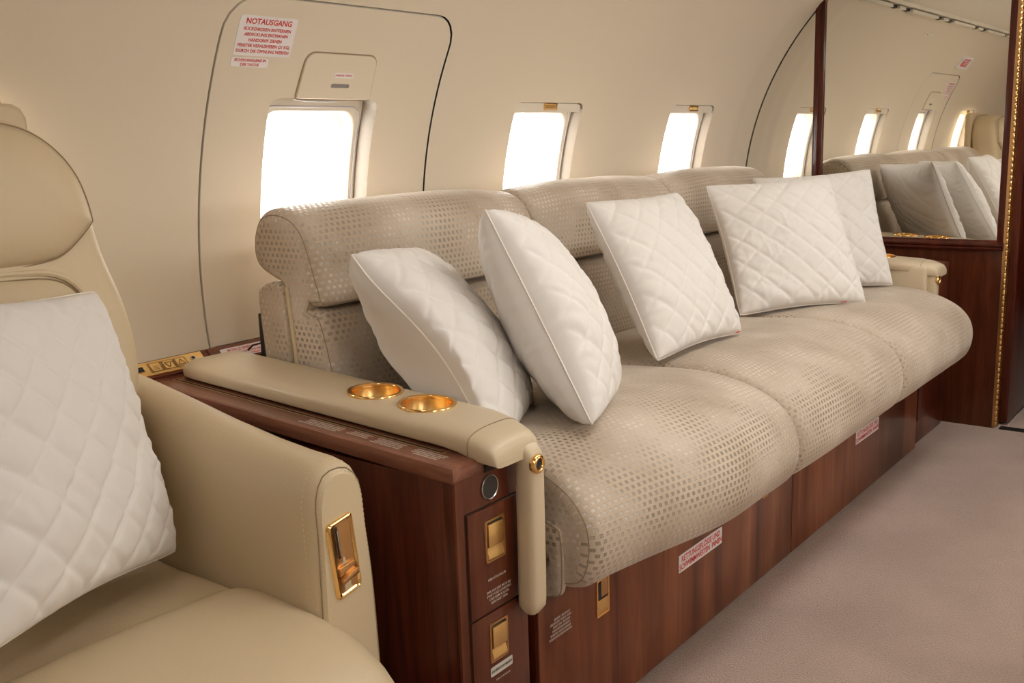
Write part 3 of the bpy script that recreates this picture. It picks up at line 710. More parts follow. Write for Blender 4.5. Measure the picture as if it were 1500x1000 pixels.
def cabinet(X0, X1, name, label, yf=1.018, mir=False, detail=True):
    """X0..X1 body; pad on the sofa side"""
    rt = empty(name, ((X0+X1)/2, 1.4, 0)); tag(rt, label, 'cabinet')
    body = MB(); body.box(X0+.006, X1, yf+.004, 1.862, .0, .620, .002)
    body.build('body', M['mahog'], rt, sharp=30)
    tp = MB(); rows = []   # top with a softened front and side edge
    xo = X0 if not mir else X1
    for (ins, dz) in ((.005, -.030), (.0005, -.024), (0, -.008), (.0018, -.002), (.006, 0)):
        x0 = X0+(ins if not mir else 0); x1 = X1-(ins if mir else 0); y0 = yf+ins-.001
        rows.append([(x0, 1.8635, ztop(1.8635)+dz), (x0, 1.4, ztop(1.4)+dz), (x0, y0, ztop(y0)+dz), ((x0+x1)/2, y0, ztop(y0)+dz), (x1, y0, ztop(y0)+dz), (x1, 1.4, ztop(1.4)+dz), (x1, 1.8635, ztop(1.8635)+dz)])
    tp.grid(rows)
    r = rows[-1]; tp.add([r[0], r[1], r[2], r[3], r[4], r[5], r[6]], [(0, 1, 5, 6), (1, 2, 3), (1, 3, 5), (3, 4, 5)])
    top = tp.build('top', M['mahog_top'], rt, sharp=40)
    face = MB(); face.box(X0+.004, X1, yf, yf+.006, 0, .622, .001); face.build('front_frame', M['cabfront'], rt, sharp=30)
    if detail:
        # drawers
        dx0, dx1 = X0+.026, X1-.020
        drs = []
        for (z0, z1) in ((.373, .558), (.120, .369)):
            gpb = MB(); gpb.box(dx0-.002, dx1+.002, yf-.0008, yf+.001, z0-.002, z1+.002); 
            d = MB(); d.box(dx0, dx1, yf-.0055, yf+.0005, z0, z1, .0015); dd = d.build('drawer', M['cabfront'], rt, sharp=30); drs.append(dd)
            gpb.build('drawer_gap', M['gap'], dd, smooth=False)
        latch_build(drs[0], 1.199, 1.252, .461, .537, yf-.0056)
        latch_build(drs[1], 1.201, 1.251, .279, .352, yf-.0056)
        fm = lambda cx_, cz: frame_map((cx_, yf-.0056, cz), (1, 0, 0), (0, 0, 1))
        def lettering(parent, cx_, cz, lines, mat):
            mb = MB()
            for s, size, y in lines:
                v, f = text_mesh(s, size, bold=size*.004); mp = fm(cx_, cz); mb.add([mp(a, b+y, .0004) for a, b in v], f)
            mb.build('lettering', mat, parent, smooth=False)
        lettering(drs[0], 1.228, .430, [('KEIN STAURAUM', .0062, 0)], M['print_white'])
        lettering(drs[0], 1.232, .398, [('DER HOCKER MUSS BEI', .0062, .0105), ('START UND LANDUNG', .0062, .0035), ('UND BEIM ROLLEN', .0062, -.0035), ('GESICHERT SEIN', .0062, -.0105)], M['print_white'])
        flat_label(drs[1], fm(1.232, .262), .060, .017, [('SAUERSTOFF MASKE', .0072, 0, .86)], M['silver_label'], M['print_black'], rad=.002, label='silver label with black lettering')
        lettering(drs[1], 1.235, .243, [('KEIN STAURAUM', .0050, 0)], M['print_white'])
        # round speaker grille
        gr = MB(); c = (1.2225, yf-.0005, .5895); gr.lathe(c, (0, -1, 0), [(.0215, 0), (.0218, .002), (.0205, .0034), (.0190, .0026), (.0188, .001)], 36); g = gr.build('grille_ring', M['chrome'], rt, sharp=50)
        g2 = MB(); g2.lathe(c, (0, -1, 0), [(.0189, .0015), (.0001, .0015)], 36); g2.build('grille', M['grille'], g)
        # dark slot under the pad nose
        ds = MB(); ds.box(X0+.078, X1-.012, yf-.0030, yf+.004, .617, .634, .0005); ds.build('slot', M['gap'], rt, smooth=False)
        # inlay frame round the pad
        def topmap(a, b, h=0): return (a, b, ztop(b)+h)
        il = MB()
        for (xa, w, y0, y1) in ((1.1775, .0026, 1.078, 1.835), (1.1860, .0026, 1.090, 1.835)):
            il.grid([[topmap(xa, y0, .0006), topmap(xa+w, y0+w, .0006)], [topmap(xa, y1, .0006), topmap(xa+w, y1-w, .0006)]])
            il.grid([[topmap(xa, y1, .0006), topmap(xa+w, y1-w, .0006)], [topmap(X1-.02, y1, .0006), topmap(X1-.02, y1-w, .0006)]])
            il.grid([[topmap(xa, y0, .0006), topmap(xa+w, y0+w, .0006)], [topmap(xa+.04, y0, .0006), topmap(xa+.04, y0+w, .0006)]])
        il.build('inlay', M['inlay'], top, smooth=False)
        il = MB(); il.grid([[topmap(1.1805, 1.084, .0005), topmap(1.1860, 1.084, .0005)], [topmap(1.1805, 1.835, .0005), topmap(1.1860, 1.835, .0005)]]); il.build('inlay_line', M['gap'], top, smooth=False)
        # four blocks of tiny print (reading from the sofa side)
        for k, (y0, y1, nrow) in enumerate(((1.405, 1.300, 4), (1.285, 1.232, 3), (1.222, 1.145, 4), (1.130, 1.060, 4))):
            mp = (lambda yy: (lambda a, b, h=0: topmap(1.1690+b, yy-a, h)))(y0)
            rd2 = random.Random(k+5); L_ = y0-y1
            rows_ = [(L_*rd2.uniform(0, .15), L_*rd2.uniform(.85, 1)) for _ in range(nrow)]
            micro_print(top, mp, rows_, .0066, seed=k, label='tiny pale print')
    if mir:
        lp = MB(); lp.box(X0-.036, X0+.030, 1.012, 1.80, .50, .672, .010, 3); lp.build('side_pad', M['leather_arm'], rt, sharp=40)
    arm_pad(rt, (1.190 if not mir else X0-.045), (1.345 if not mir else X0+.11), mir)
    return rt
cabinet(1.133, 1.318, 'side_cabinet', 'mahogany side cabinet with two drawers and a padded armrest beside the swivel seat')
cf = cabinet(3.700, XB-.034, 'side_cabinet', 'mahogany side cabinet against the bulkhead at the far end of the sofa', yf=1.040, mir=True, detail=False)
dd = MB(); dd.box(3.73, 4.03, 1.0345, 1.0405, .09, .45, .0015); dd.build('door', M['mahog'], cf, sharp=30)

# ---------------------------------------------------------------- sofa
SX0, SX1 = 1.372, 3.656
sofa = empty('sofa', ((SX0+SX1)/2, 1.3, 0))
tag(sofa, 'three seat sofa in beige cut velvet on a walnut base along the windows', 'sofa')
BY = 1.018
bs = MB(); bs.box(1.345, 3.656, BY+.006, 1.80, .014, .333, .001); bs.build('base', M['mahog'], sofa, sharp=30)
def base_panel(x0, x1):
    p = MB(); p.box(x0, x1, BY, BY+.007, .010, .335, .0012); return p.build('base_panel', M['walnut'], sofa, sharp=30)
bp1 = base_panel(1.347, 2.5165); bp2 = base_panel(2.5205, 3.655)
bp2.data.materials[0] = M['walnut']
kk = MB(); kk.box(1.35, 3.65, BY+.010, 1.7, 0, .02); kk.build('plinth', M['black'], sofa, smooth=False)
def base_latch(par, x0, x1, z0, z1):
    y = BY; fr = MB(); fw = .004
    o1 = rrect(x0, x1, z0, z1, (.002,)*4, 8, 8); o2 = rrect(x0+fw, x1-fw, z0+fw, z1-fw, (.001,)*4, 8, 8)
    fr.grid([[(a, y, b) for a, b in o1], [(a, y-.003, b) for a, b in o1], [(a, y-.003, b) for a, b in o2], [(a, y-.0004, b) for a, b in o2]], closed=True); fr.fan([(a, y-.0004, b) for a, b in o2])
    L = fr.build('latch', M['gold'], par, sharp=35)
    q = MB(); q.box(x0+fw+.001, x1-fw-.001, y-.0014, y-.0005, z0+.034, z1-fw-.001); q.build('latch_gap', M['black'], L, smooth=False)  # black plate painted in for the shade of a recess; the panel is flat
    q = MB(); q.box(x0+fw+.012, x1-fw-.001, y-.0030, y-.0010, z0+.040, z1-fw-.001, .0006); q.build('latch_tongue', M['gold_dark'], L, smooth=False)
    q = MB(); q.grid([[(x0+fw, y-.0006, z0+.036), (x1-fw, y-.0006, z0+.040)], [(x0+fw, y-.0030, z0+.022), (x1-fw, y-.0030, z0+.012)], [(x0+fw, y-.0008, z0+fw), (x1-fw, y-.0008, z0+fw)]]); q.build('latch_flap', M['gold_brushed'], L, sharp=20)
base_latch(bp1, 1.538, 1.583, .221, .300); base_latch(bp1, 2.315, 2.350, .228, .310)
fmb = lambda cx_, cz: frame_map((cx_, BY-.0002, cz), (1, 0, 0), (0, 0, 1))
for par, cx_, lb in ((bp1, 1.982, 'white placard with red lettering on the near base panel'), (bp2, 3.122, 'white placard with red lettering on the far base panel')):
    flat_label(par, fmb(cx_, .210), .214, .042, [('RETTUNGSFLÖSSE UND', .0195, .0085, .92), ('SCHWIMMWESTEN  INNEN', .0195, -.0095, .88)], M['white'], M['red'], rad=.002, label=lb)
micro_print(bp1, fmb(1.380, .275), [(.016, .066), (.004, .072), (.012, .068), (.010, .066), (.004, .068), (0, .072)], .0072, seed=9, label='tiny pale print')

def offset_prof(P, d):
    """inset a closed (y,z) profile given anticlockwise as seen from +x, by d"""
    n = len(P); o = []
    for i in range(n):
        a = P[i-1]; b = P[(i+1) % n]; t = (b[0]-a[0], b[1]-a[1]); l = math.hypot(*t) or 1
        o.append((P[i][0]-t[1]/l*d, P[i][1]+t[0]/l*d))
    return o
def resample(P, n, closed=True):
    """Catmull-Rom through control points, n samples"""
    m = len(P); pts = []
    S = 12
    for i in range(m):
        p0, p1, p2, p3 = (Vector(P[(i+k-1) % m]) for k in range(4))
        for k in range(S):
            t = k/S; pts.append(.5*((2*p1)+(-p0+p2)*t+(2*p0-5*p1+4*p2-p3)*t*t+(-p0+3*p1-3*p2+p3)*t**3))
    d = [0]
    for i in range(1, len(pts)+1): d.append(d[-1]+(pts[i % len(pts)]-pts[i-1]).length)
    out = []; j = 0
    for k in range(n):
        s = d[-1]*k/n
        while d[j+1] < s: j += 1
        u = (s-d[j])/max(d[j+1]-d[j], 1e-9); a = pts[j]; b = pts[(j+1) % len(pts)]; out.append(tuple(a+(b-a)*u))
    return out, d[-1]
def area(P): return sum(P[i-1][0]*P[i][1]-P[i][0]*P[i-1][1] for i in range(len(P)))/2
def cushion(name, prof, x0, x1, morph, parent, rr=.028, n=132, nx=44, seam=True, seed=0, label=None):
    P, per = resample(prof, n)
    if area(P) < 0: P = P[::-1]
    arc = [per*i/n for i in range(n)]
    st = []
    for k in range(7): a = k/6*pi/2; st.append((x0+rr*(1-cos(a)), rr*(1-sin(a))))
    mid = [(x0+rr+(x1-x0-2*rr)*i/nx, 0) for i in range(1, nx)]
    en = [(x0+x1-a, b) for a, b in st[::-1]]
    rows = []; uvs = []
    for (x, d) in st+mid+en:
        Q = offset_prof(P, d) if d > 0 else P
        row = []
        for i, (y, z) in enumerate(Q):
            p = morph(x, y, z, (x-x0)/(x1-x0)); row.append(p); uvs.append((x, arc[i]))
        row.append(row[0]); uvs.append((x, per)); rows.append(row)
    mb = MB(); mb.grid(rows, uv=uvs)
    for r_, fl_ in ((rows[0][:-1], False), (rows[-1][:-1], True)):   # end faces
        tri = tessellate_polygon([[Vector((p[1], p[2], 0)) for p in r_]])
        def up(t):
            a_, b_, c_ = (r_[i] for i in t); return (b_[1]-a_[1])*(c_[2]-a_[2])-(b_[2]-a_[2])*(c_[1]-a_[1]) > 0
        mb.add(r_, [tuple(t) if up(t) == fl_ else tuple(t)[::-1] for t in tri], uv=[(p[1]+.3, p[2]) for p in r_])
    o = mb.build(name, M['fabric'], parent, sharp=50, uv=True)
    if label: o['label'] = label
    if seam:
        k = 2
        for r_ in (rows[k], rows[-1-k]):
            s = MB(); s.tube([p for p in r_[:-1]], .0011, 5, closed=True); s.build('seam', M['seam'], o)
    return o
# seat cushions ---------------------------------------------------------------
seatP = [(1.60, .585), (1.45, .590), (1.30, .596), (1.15, .603), (1.05, .602), (.97, .587), (.90, .556), (.858, .512), (.842, .460), (.848, .405), (.872, .366), (.93, .352), (1.02, .358), (1.2, .360), (1.45, .362), (1.60, .37), (1.64, .47)]
XS = [SX0+(SX1-SX0)*i/3 for i in range(4)]
def seat_morph(first, last, sd):
    def m(x, y, z, t):
        topw = sstep(.45, .60, z); frontw = 1-sstep(.84, 1.3, y)
        crown = sin(pi*max(0, min(1, t)))**.7
        z += topw*(.010*crown-.003)*sstep(1.65, 1.2, y) if False else topw*(.010*crown-.003)
        y -= frontw*.012*crown*sstep(.34, .42, z)
        if first: # the near cushion pulls back at its free left end
            e = 1-sstep(0, .62, t); y += .070*e*frontw; z -= 0*e
        nz = noise.noise(Vector((x*3.1+sd, y*3.1, z*3.1)))*.006+noise.noise(Vector((x*9+sd, y*7, z*9)))*.0018
        if topw > .2: z += nz*topw
        y += nz*.6*frontw
        return (x, y, z)
    return m
for i in range(3):
    cushion('seat_cushion', seatP, XS[i]+.001, XS[i+1]-.001, seat_morph(i == 0, i == 2, i*5.3), sofa, rr=.030)
# side flap tucked under the near cushion
fp = MB()
fpo, _ = resample([(1.045, .475), (.99, .475), (.978, .455), (.976, .40), (.980, .352), (1.0, .340), (1.045, .345)], 60)
rows = [[(x_, 1.01+(y-1.01)*k, .41+(z-.41)*k) for y, z in fpo] for x_, k in ((1.380, 1), (1.370, 1), (1.366, .96), (1.365, .6), (1.365, .2))]
fp.grid(rows, closed=True, uv=[(p[1], p[2]) for r in rows for p in r]); fp.build('side_flap', M['fabric'], sofa, sharp=None, uv=True)
fpt = MB(); fpt.tube([(1.3665, y, z) for y, z in fpo[:40]], .0013, 5); fpt.build('flap_seam', M['seam'], sofa)
# back cushions -----------------------------------------------------------------
backP = [(1.690, .600), (1.600, .588), (1.535, .600), (1.530, .660), (1.546, .740), (1.560, .790), (1.568, .808), (1.574, .818), (1.604, .824), (1.568, .829), (1.557, .838), (1.560, .860), (1.570, .890), (1.583, .935), (1.603, .980), (1.640, 1.012), (1.695, 1.024), (1.742, 1.012), (1.768, .975), (1.774, .930), (1.756, .897), (1.715, .878), (1.684, .862), (1.676, .80), (1.676, .70)]
def back_morph(i, sd):
    def m(x, y, z, t):
        crown = sin(pi*max(0, min(1, t)))**.6; fr = 1-sstep(1.56, 1.68, y); tp = sstep(.90, 1.0, z)
        y -= fr*.020*crown*(1 if abs(z-.822) > .012 else .4); z += tp*.015*crown
        nz = noise.noise(Vector((x*4+sd, y*4, z*4)))*.004
        return (x, y+nz*fr, z+nz*tp)
    return m
for i in range(3):
    cushion('back_cushion', backP, XS[i]-(.012 if i == 0 else -.001), XS[i+1]-.001, back_morph(i, i*3.7+20), sofa, rr=.024, n=168)
bf = [(1.655, .560), (1.667, .72), (1.676, .845), (1.684, .868), (1.712, .874), (1.752, .862), (1.767, .835), (1.757, .70), (1.742, .560)]
bfr = cushion('back_frame', [(a, b) for a, b in bf for _ in (0,)], SX0-.012, SX1, lambda x, y, z, t: (x, y, z), sofa, rr=.010, n=90, nx=10, seam=False)
pp = MB(); pp.tube([(SX0-.013, 1.664-.030*((.868-z)/.30), z) for z in [.866-.30*k/12 for k in range(13)]], .0045, 8); pp.build('piping', M['leather'], sofa)
pk = MB(); pk.box(1.366, 1.40, 1.752, 1.778, .66, .800, .003); pk.box(1.362, 1.372, 1.744, 1.760, .665, .735, .002); pk.tube([(1.366, 1.77, .735), (1.360, 1.795, .728), (1.357, 1.81, .716)], .0022, 6); pk.build('back_bracket', M['black'], sofa, sharp=30)

# ---------------------------------------------------------------- pillows
def pose_from(TL, TR, BR, BL):
    TL, TR, BR, BL = map(Vector, (TL, TR, BR, BL)); c = (TL+TR+BR+BL)/4
    u = ((TR-TL)+(BR-BL)).normalized(); v = ((TL-BL)+(TR-BR)); v = (v-u*u.dot(v)).normalized(); return c, u, v, v.cross(u) if False else u.cross(v)
def seat_z(x, y):
    if x < 1.36 or y > 1.64: return -1
    i = min(2, max(0, int((x-SX0)/((SX1-SX0)/3)))); t = (x-XS[i])/(XS[i+1]-XS[i]); t = max(0, min(1, t))
    ys = [.84, .86, .90, .97, 1.05, 1.15, 1.30, 1.45, 1.7]; zs_ = [.46, .512, .556, .587, .602, .603, .596, .590, .583]
    z = float(np.interp(y, ys, zs_)); return z+.010*sin(pi*t)**.7-.003
def back_y(x, z): return float(np.interp(z, [.55, .60, .66, .74, .80, .85, .89, .935, .98, 1.0, 1.01], [1.53, 1.53, 1.53, 1.545, 1.56, 1.563, 1.57, 1.583, 1.603, 1.64, 3]))-.022
def pillow(label, quad, size, seed, T=.082, N=110, clamp=None, tagpos=None, quilt=.060, group='white quilted pillows', fold=0):
    c, u, v, nrm_ = pose_from(*quad); nf = nrm_   # front normal
    a = size/2*1.03
    def P(s, t, side):
        s2, t2 = s, t
        e = .075
        x = a*s*(1-e*(1-t*t)*abs(s)**2); y = a*t*(1-e*(1-s*s)*abs(t)**2)
        cr_ = 1-.032*(abs(s)*abs(t))**5; x *= cr_; y *= cr_
        f = max(0, (1-s*s)*(1-t*t)); th = T*(f**.37)*(1-.10*(s*s+t*t)*.5)
        q = Vector((x*3.3+seed*7, y*3.3, side*2)); nz = noise.noise(q)*.012+noise.noise(q*2.7)*.006
        th += nz*min(1, f*3)
        # gathers along the rim
        rim = math.exp(-((1-max(abs(s), abs(t)))/.16)**2); al = t if abs(s) > abs(t) else s
        th += .0022*rim*sin(al*34+seed+noise.noise(Vector((al*4, seed, side)))*5)*min(1, f*14)
        # long soft creases
        cr = noise.noise(Vector((x*5+seed, y*16+x*9, side*3)))
        th += .0060*abs(cr)**.8*min(1, f*4)*(1 if side > 0 else 1.4)
        wr = noise.noise(Vector((x*22+y*9+seed*3, y*10-x*6, side*5)))
        th += .0042*max(0, 1-abs(wr)*5)*max(0, noise.noise(Vector((x*6-seed, y*6, 9+side)))+.15)*min(1, f*6)
        if side > 0:
            d1 = ((x+y)/sqrt(2)) % quilt; d1 = min(d1, quilt-d1); d2 = ((x*.92-y*1.08)/sqrt(2)) % quilt; d2 = min(d2, quilt-d2)
            g = math.exp(-(d1/.0042)**2)+math.exp(-(d2/.0042)**2)
            th -= .0038*min(g, 1.2)*min(1, f*10); th += .0018*min(1, (d1*d2)/(quilt*quilt*.08))*min(1, f*6)
        p = c+u*x+v*y+nf*(side*th)
        if fold: p = p + nf*(-fold*max(0, -t-.35)*max(0, .3-s))
        if clamp:
            zz_ = seat_z(p.x, p.y)+.0015
            if p.z < zz_ and clamp == 'sofa': p.z = zz_+(.0 if side > 0 else .0)
            if clamp == 'sofa' and p.z < 1.0:
                yb = back_y(p.x, p.z)
                if p.y > yb and p.y < yb+.15: p.y = yb
            if clamp == 'sofa' and p.x < 1.353:
                p.x += (1.353-p.x)*sstep(.93, .70, p.z)
            if clamp == 'seat': 
                p.z = max(p.z, SEATZ+.002)
                if p.y > 1.595: p.y = 1.595
        return p
    L = [(-1+2*i/N) for i in range(N+1)]
    mb = MB()
    for side in (1, -1):
        rows = [[tuple(P(s, t, side)) for s in L] for t in L]
        if side < 0: rows = [r[::-1] for r in rows]
        mb.grid(rows)
    # object origin at the pillow centre
    o = mb.build('throw_pillow', M['pillow'], None, sharp=None, merge=2e-5, loc=tuple(c))
    tag(o, label, 'pillow', group)
    rim = [(-1+2*i/40, -1) for i in range(40)]+[(1, -1+2*i/40) for i in range(40)]+[(1-2*i/40, 1) for i in range(40)]+[(-1, 1-2*i/40) for i in range(40)]
    sm = MB(); sm.tube([tuple(P(s, t, 0)) for s, t in rim], .0019, 6, closed=True); sm.build('piping', M['pillow_pipe'], o)
    if tagpos:
        p = P(tagpos[0], tagpos[1], 0); d = (-v*.010 if abs(tagpos[1]) > abs(tagpos[0]) else u*.010*math.copysign(1, tagpos[0])); w = (u if abs(tagpos[1]) > abs(tagpos[0]) else v)*.009
        p.z += .004; d = Vector((d.x, d.y-.006, 0)); b = MB(); q = [p-w, p+w, p+w+d, p-w+d]; t_ = Vector((0, 0, .0012))
        b.add([tuple(k) for k in q]+[tuple(k+t_) for k in q], [(0, 1, 2, 3), (7, 6, 5, 4), (0, 4, 5, 1), (1, 5, 6, 2), (2, 6, 7, 3), (3, 7, 4, 0)]); b.build('tag', M['redtag'], o, smooth=False)
    return o
k = 1.10
P1 = [(1.127*k, 1.223*k, 1.15+(.985-1.15)*k), (1.497*k, 1.438*k, 1.15+(.945-1.15)*k), (1.593*k, 1.208*k, 1.15+(.595-1.15)*k), (1.223*k, .993*k, 1.15+(.635-1.15)*k)]
pillow('white quilted pillow slumped against the near armrest with the cup holders', P1, .452, 1, T=.100, clamp='sofa')
pillow('upright white pillow with a straight side seam, second from the near armrest', [(1.478, 1.213, 1.025), (1.867, 1.427, .950), (1.904, 1.219, .553), (1.515, 1.006, .628)], .452, 2, T=.098, clamp='sofa')
pillow('white quilted pillow standing alone in the middle of the sofa, next to the gold buckle', [(2.061*1.02, 1.371*1.02, .995), (2.48*1.02, 1.355*1.02, .994), (2.472*1.02, 1.155*1.02, .617), (2.052*1.02, 1.171*1.02, .618)], .43, 3, T=.075, clamp='sofa', tagpos=(.85, -1))
pillow('wide white quilted pillow overlapping the farthest pillow', [(2.96, 1.508, .990), (3.32, 1.243, .998), (3.195, 1.063, .612), (2.834, 1.328, .604)], .445, 4, T=.072, clamp='sofa', tagpos=(.6, -1))
pillow('farthest white quilted pillow by the bulkhead armrest, half hidden by its neighbour', [(3.41, 1.557, .988), (3.71, 1.24, 1.012), (3.595, 1.10, .612), (3.295, 1.418, .600)], .435, 5, T=.072, clamp='sofa')

# seat belt buckle ------------------------------------------------------------------
bx, by, bz = 1.99, 1.497, .606
sbk = empty('seatbelt_buckle', (bx, by, .588)); tag(sbk, 'gold seatbelt buckle lying on the sofa between two pillows', 'buckle')
b = MB(); b.box(bx-.026, bx+.026, by-.016, by+.016, .607, .633, .004, 3); b.build('housing', M['gold_brushed'], sbk, sharp=30)
b = MB(); b.box(bx-.021, bx+.021, by-.011, by+.017, .6335, .6365, .001); b.build('release_flap', M['gold_dark'], sbk, sharp=30)
b = MB(); b.box(bx-.016, bx-.006, by-.0168, by-.0155, .618, .622); b.box(bx+.008, bx+.012, by-.0168, by-.0155, .619, .622); b.build('rivet_slot', M['black'], sbk, smooth=False)
b = MB(); b.box(bx+.020, bx+.085, by-.020, by-.004, .6075, .6105, .001); b.build('tongue', M['gold'], sbk, sharp=30)
b = MB(); b.tube([(bx-.012+.017*cos(t), by-.020+.010*sin(t), .6045) for t in [2*pi*i/16 for i in range(16)]], .0028, 6, closed=True); b.build('ring', M['chrome'], sbk)

# ---------------------------------------------------------------- swivel seat in the foreground
SEATZ = .452
seat = empty('swivel_seat', (.66, 1.35, 0)); tag(seat, 'cream leather swivel seat in the left foreground with a gold recline lever', 'armchair')
def loft_outline(outs, ys, n=80):
    """outs: list of closed x-z outlines (control points), ys their y; returns rows"""
    return [[(p[0], y, p[1]) for p in resample(o, n)[0]] for o, y in zip(outs, ys)]
# shell of the backrest
half = [(.0, 1.226), (.09, 1.222), (.165, 1.206), (.218, 1.172), (.252, 1.118), (.262, 1.056), (.271, .985), (.292, .90), (.299, .82), (.290, .75), (.262, .715), (.20, .70), (.10, .70)]
outl = [(.66+x, z) for x, z in half]+[(.66-x, z) for x, z in half[::-1][:-1]]
cx0, cz0 = .66, .96
def scl(o, s, dz=0): return [(cx0+(x-cx0)*s, cz0+(z-cz0)*s+dz) for x, z in o]
def ins(o, d):
    P = [tuple(p) for p in o]
    if d > .012:
        cx_ = sum(p[0] for p in P)/len(P); cz_ = sum(p[1] for p in P)/len(P); hx = max(abs(p[0]-cx_) for p in P); hz = max(abs(p[1]-cz_) for p in P)
        return [(cx_+(p[0]-cx_)*(1-d/hx), cz_+(p[1]-cz_)*(1-d/hz)) for p in P]
    if area(P) < 0: return offset_prof(P[::-1], d)[::-1]
    return offset_prof(P, d)
base_o = resample(outl, 120)[0]
lean = lambda z: (z-.70)*.16
rows = []
for d, y in ((.060, 1.548), (.040, 1.549), (.024, 1.553), (.010, 1.563), (.002, 1.580), (0, 1.60), (0, 1.66), (.004, 1.685), (.016, 1.70), (.04, 1.71), (.10, 1.714)):
    rows.append([(x, y+lean(z), z) for x, z in ins(base_o, d)])
bk_ = MB(); bk_.grid(rows, closed=True)
def cap_rings(mb, ring, ks=(.8, .6, .4, .2), dome=0, flip=False):
    c = [sum(p[i] for p in ring)/len(ring) for i in range(3)]
    rr_ = [ring]+[[(c[0]+(p[0]-c[0])*k_, c[1]+(p[1]-c[1])*k_+dome*(1-k_*k_), c[2]+(p[2]-c[2])*k_) for p in ring] for k_ in ks]
    mb.grid(rr_, closed=True); mb.fan(rr_[-1], (c[0], c[1]+dome, c[2]))
cap_rings(bk_, rows[0], dome=-.012); cap_rings(bk_, rows[-1], dome=.02)
back = bk_.build('backrest', M['leather'], seat, sharp=None)
# head cushion: padded upper panel, its lower edge dips to the middle
hh = [(.0, 1.214), (.085, 1.209), (.155, 1.194), (.203, 1.160), (.232, 1.112), (.243, 1.052), (.236, 1.035), (.19, .998), (.15, .985), (.07, .980)]
ho_ = resample([(.66+x, z) for x, z in hh]+[(.66-x, z) for x, z in hh[::-1][:-1]]+[], 120)[0]
rows = []
for d, y in ((0, 1.556), (.001, 1.540), (.010, 1.528), (.030, 1.518), (.060, 1.512)): rows.append([(x, y+lean(z), z) for x, z in ins(ho_, d)])
hc = MB(); hc.grid(rows, closed=True); cap_rings(hc, rows[-1], dome=-.006); hcu = hc.build('head_cushion', M['leather'], seat, sharp=None)
sm = MB(); sm.tube([(x, 1.5405+lean(z), z) for x, z in ins(ho_, -.001)], .0012, 5, closed=True); sm.build('seam', M['seam'], hcu)
# inner back pad with fat piping
ph = [(.0, .966), (.09, .966), (.160, .958), (.198, .925), (.216, .86), (.226, .78), (.236, .66), (.236, .50), (.10, .48)]
po = resample([(.66+x, z) for x, z in ph]+[(.66-x, z) for x, z in ph[::-1][:-1]], 120)[0]
rows = []
for d, y in ((-.004, 1.562), (0, 1.546), (.010, 1.532), (.035, 1.524)): rows.append([(x, y+lean(z), z) for x, z in ins(po, d)])
bp_ = MB(); bp_.grid(rows, closed=True); cap_rings(bp_, rows[-1], dome=-.012); bpo = bp_.build('back_pad', M['leather'], seat, sharp=None)
sm = MB(); sm.tube([(x, 1.541+lean(z), z) for x, z in ins(po, -.005)], .0055, 8, closed=True); sm.build('piping', M['leather'], bpo)
sm = MB(); sm.tube([(x, 1.538+lean(z), z) for x, z in ins(po, .004)], .0012, 5, closed=True); sm.build('seam', M['seam'], bpo)
# upholstered rear shell peeking out above the backrest
rs_ = MB(); rows = []
for d, y in ((.006, 1.772), (0, 1.778), (0, 1.808), (.008, 1.816)):
    rows.append([(x, y, z) for x, z in rrect(.46+d, .905-d, .80+d, 1.243-d, (.03,)*4, 24, 24)])
rs_.grid(rows, closed=True); cap_rings(rs_, rows[-1], dome=.006); cap_rings(rs_, rows[0]); rs_.build('rear_shell', M['leather'], seat, sharp=None)
# armrests
def seat_arm(sg):
    """sg=+1 the arm next to the side cabinet"""
    rows = []; K = 56
    def ring(y, zt, w0, w1, zb=.20, flare=0):
        r = []; xin = w0; xout = w1; wd = xout-xin; rad = wd*.48
        pts = [(xin, zb), (xin, zb+.12), (xin+.004, zt-.13), (xin+.004, zt-.055), (xin+.016, zt-.018), (xin+wd*.30, zt-.002), (xin+wd*.55, zt), (xout-.026, zt-.012), (xout-.006, zt-.045), (xout, zt-.11), (xout+.010, zt-.22), (xout+.016, zb+.06), (xout+.012, zb), (xin+wd*.5, zb-.004)]
        return resample(pts, K)[0], y
    ys = [1.765, 1.68, 1.55, 1.40, 1.28, 1.20, 1.15, 1.125, 1.112, 1.105]
    R_ = []
    for y in ys:
        zt = .686+.062*sstep(1.15, 1.85, y); sh = .060*(y-1.1)
        P, _ = ring(y, zt, .915+sh*.9, 1.035+sh)
        d = {1.125: .003, 1.112: .010, 1.105: .020}.get(y, 0)
        if d: P = ins(P, d)
        R_.append([(.66+sg*(x-.66), y, z) for x, z in P])
    mb = MB(); mb.grid(R_, closed=True); cap_rings(mb, R_[-1], dome=-.003); cap_rings(mb, R_[0])
    arm = mb.build('armrest', M['leather'], seat, sharp=None)
    P, _ = ring(1.11, .686, .915, 1.035)
    for nm, d, yy, r in (('seam', .011, 1.1105, .0011),):
        q = ins(P, d); s = MB(); s.tube([(.66+sg*(x-.66), yy, z) for x, z in q], r, 5, closed=True); s.build(nm, M['seam'], arm)
    for d, yy in ((.016, 1.1072), (.0015, 1.131)):
        st = MB()
        q = resample(ins(P, d), 260)[0]
        for i in range(0, 260, 2):
            a, b2 = q[i], q[(i+1) % 260]
            if a[1] < .25: continue
            m_ = ((a[0]+b2[0])/2, (a[1]+b2[1])/2); st.tube([(.66+sg*(m_[0]+(a[0]-m_[0])*.8-.66), yy, m_[1]+(a[1]-m_[1])*.8), (.66+sg*(m_[0]+(b2[0]-m_[0])*.8-.66), yy, m_[1]+(b2[1]-m_[1])*.8)], .00055, 4)
        st.build('stitching', M['stitch'], arm)
    return arm
armr = seat_arm(1); arml = seat_arm(-1)
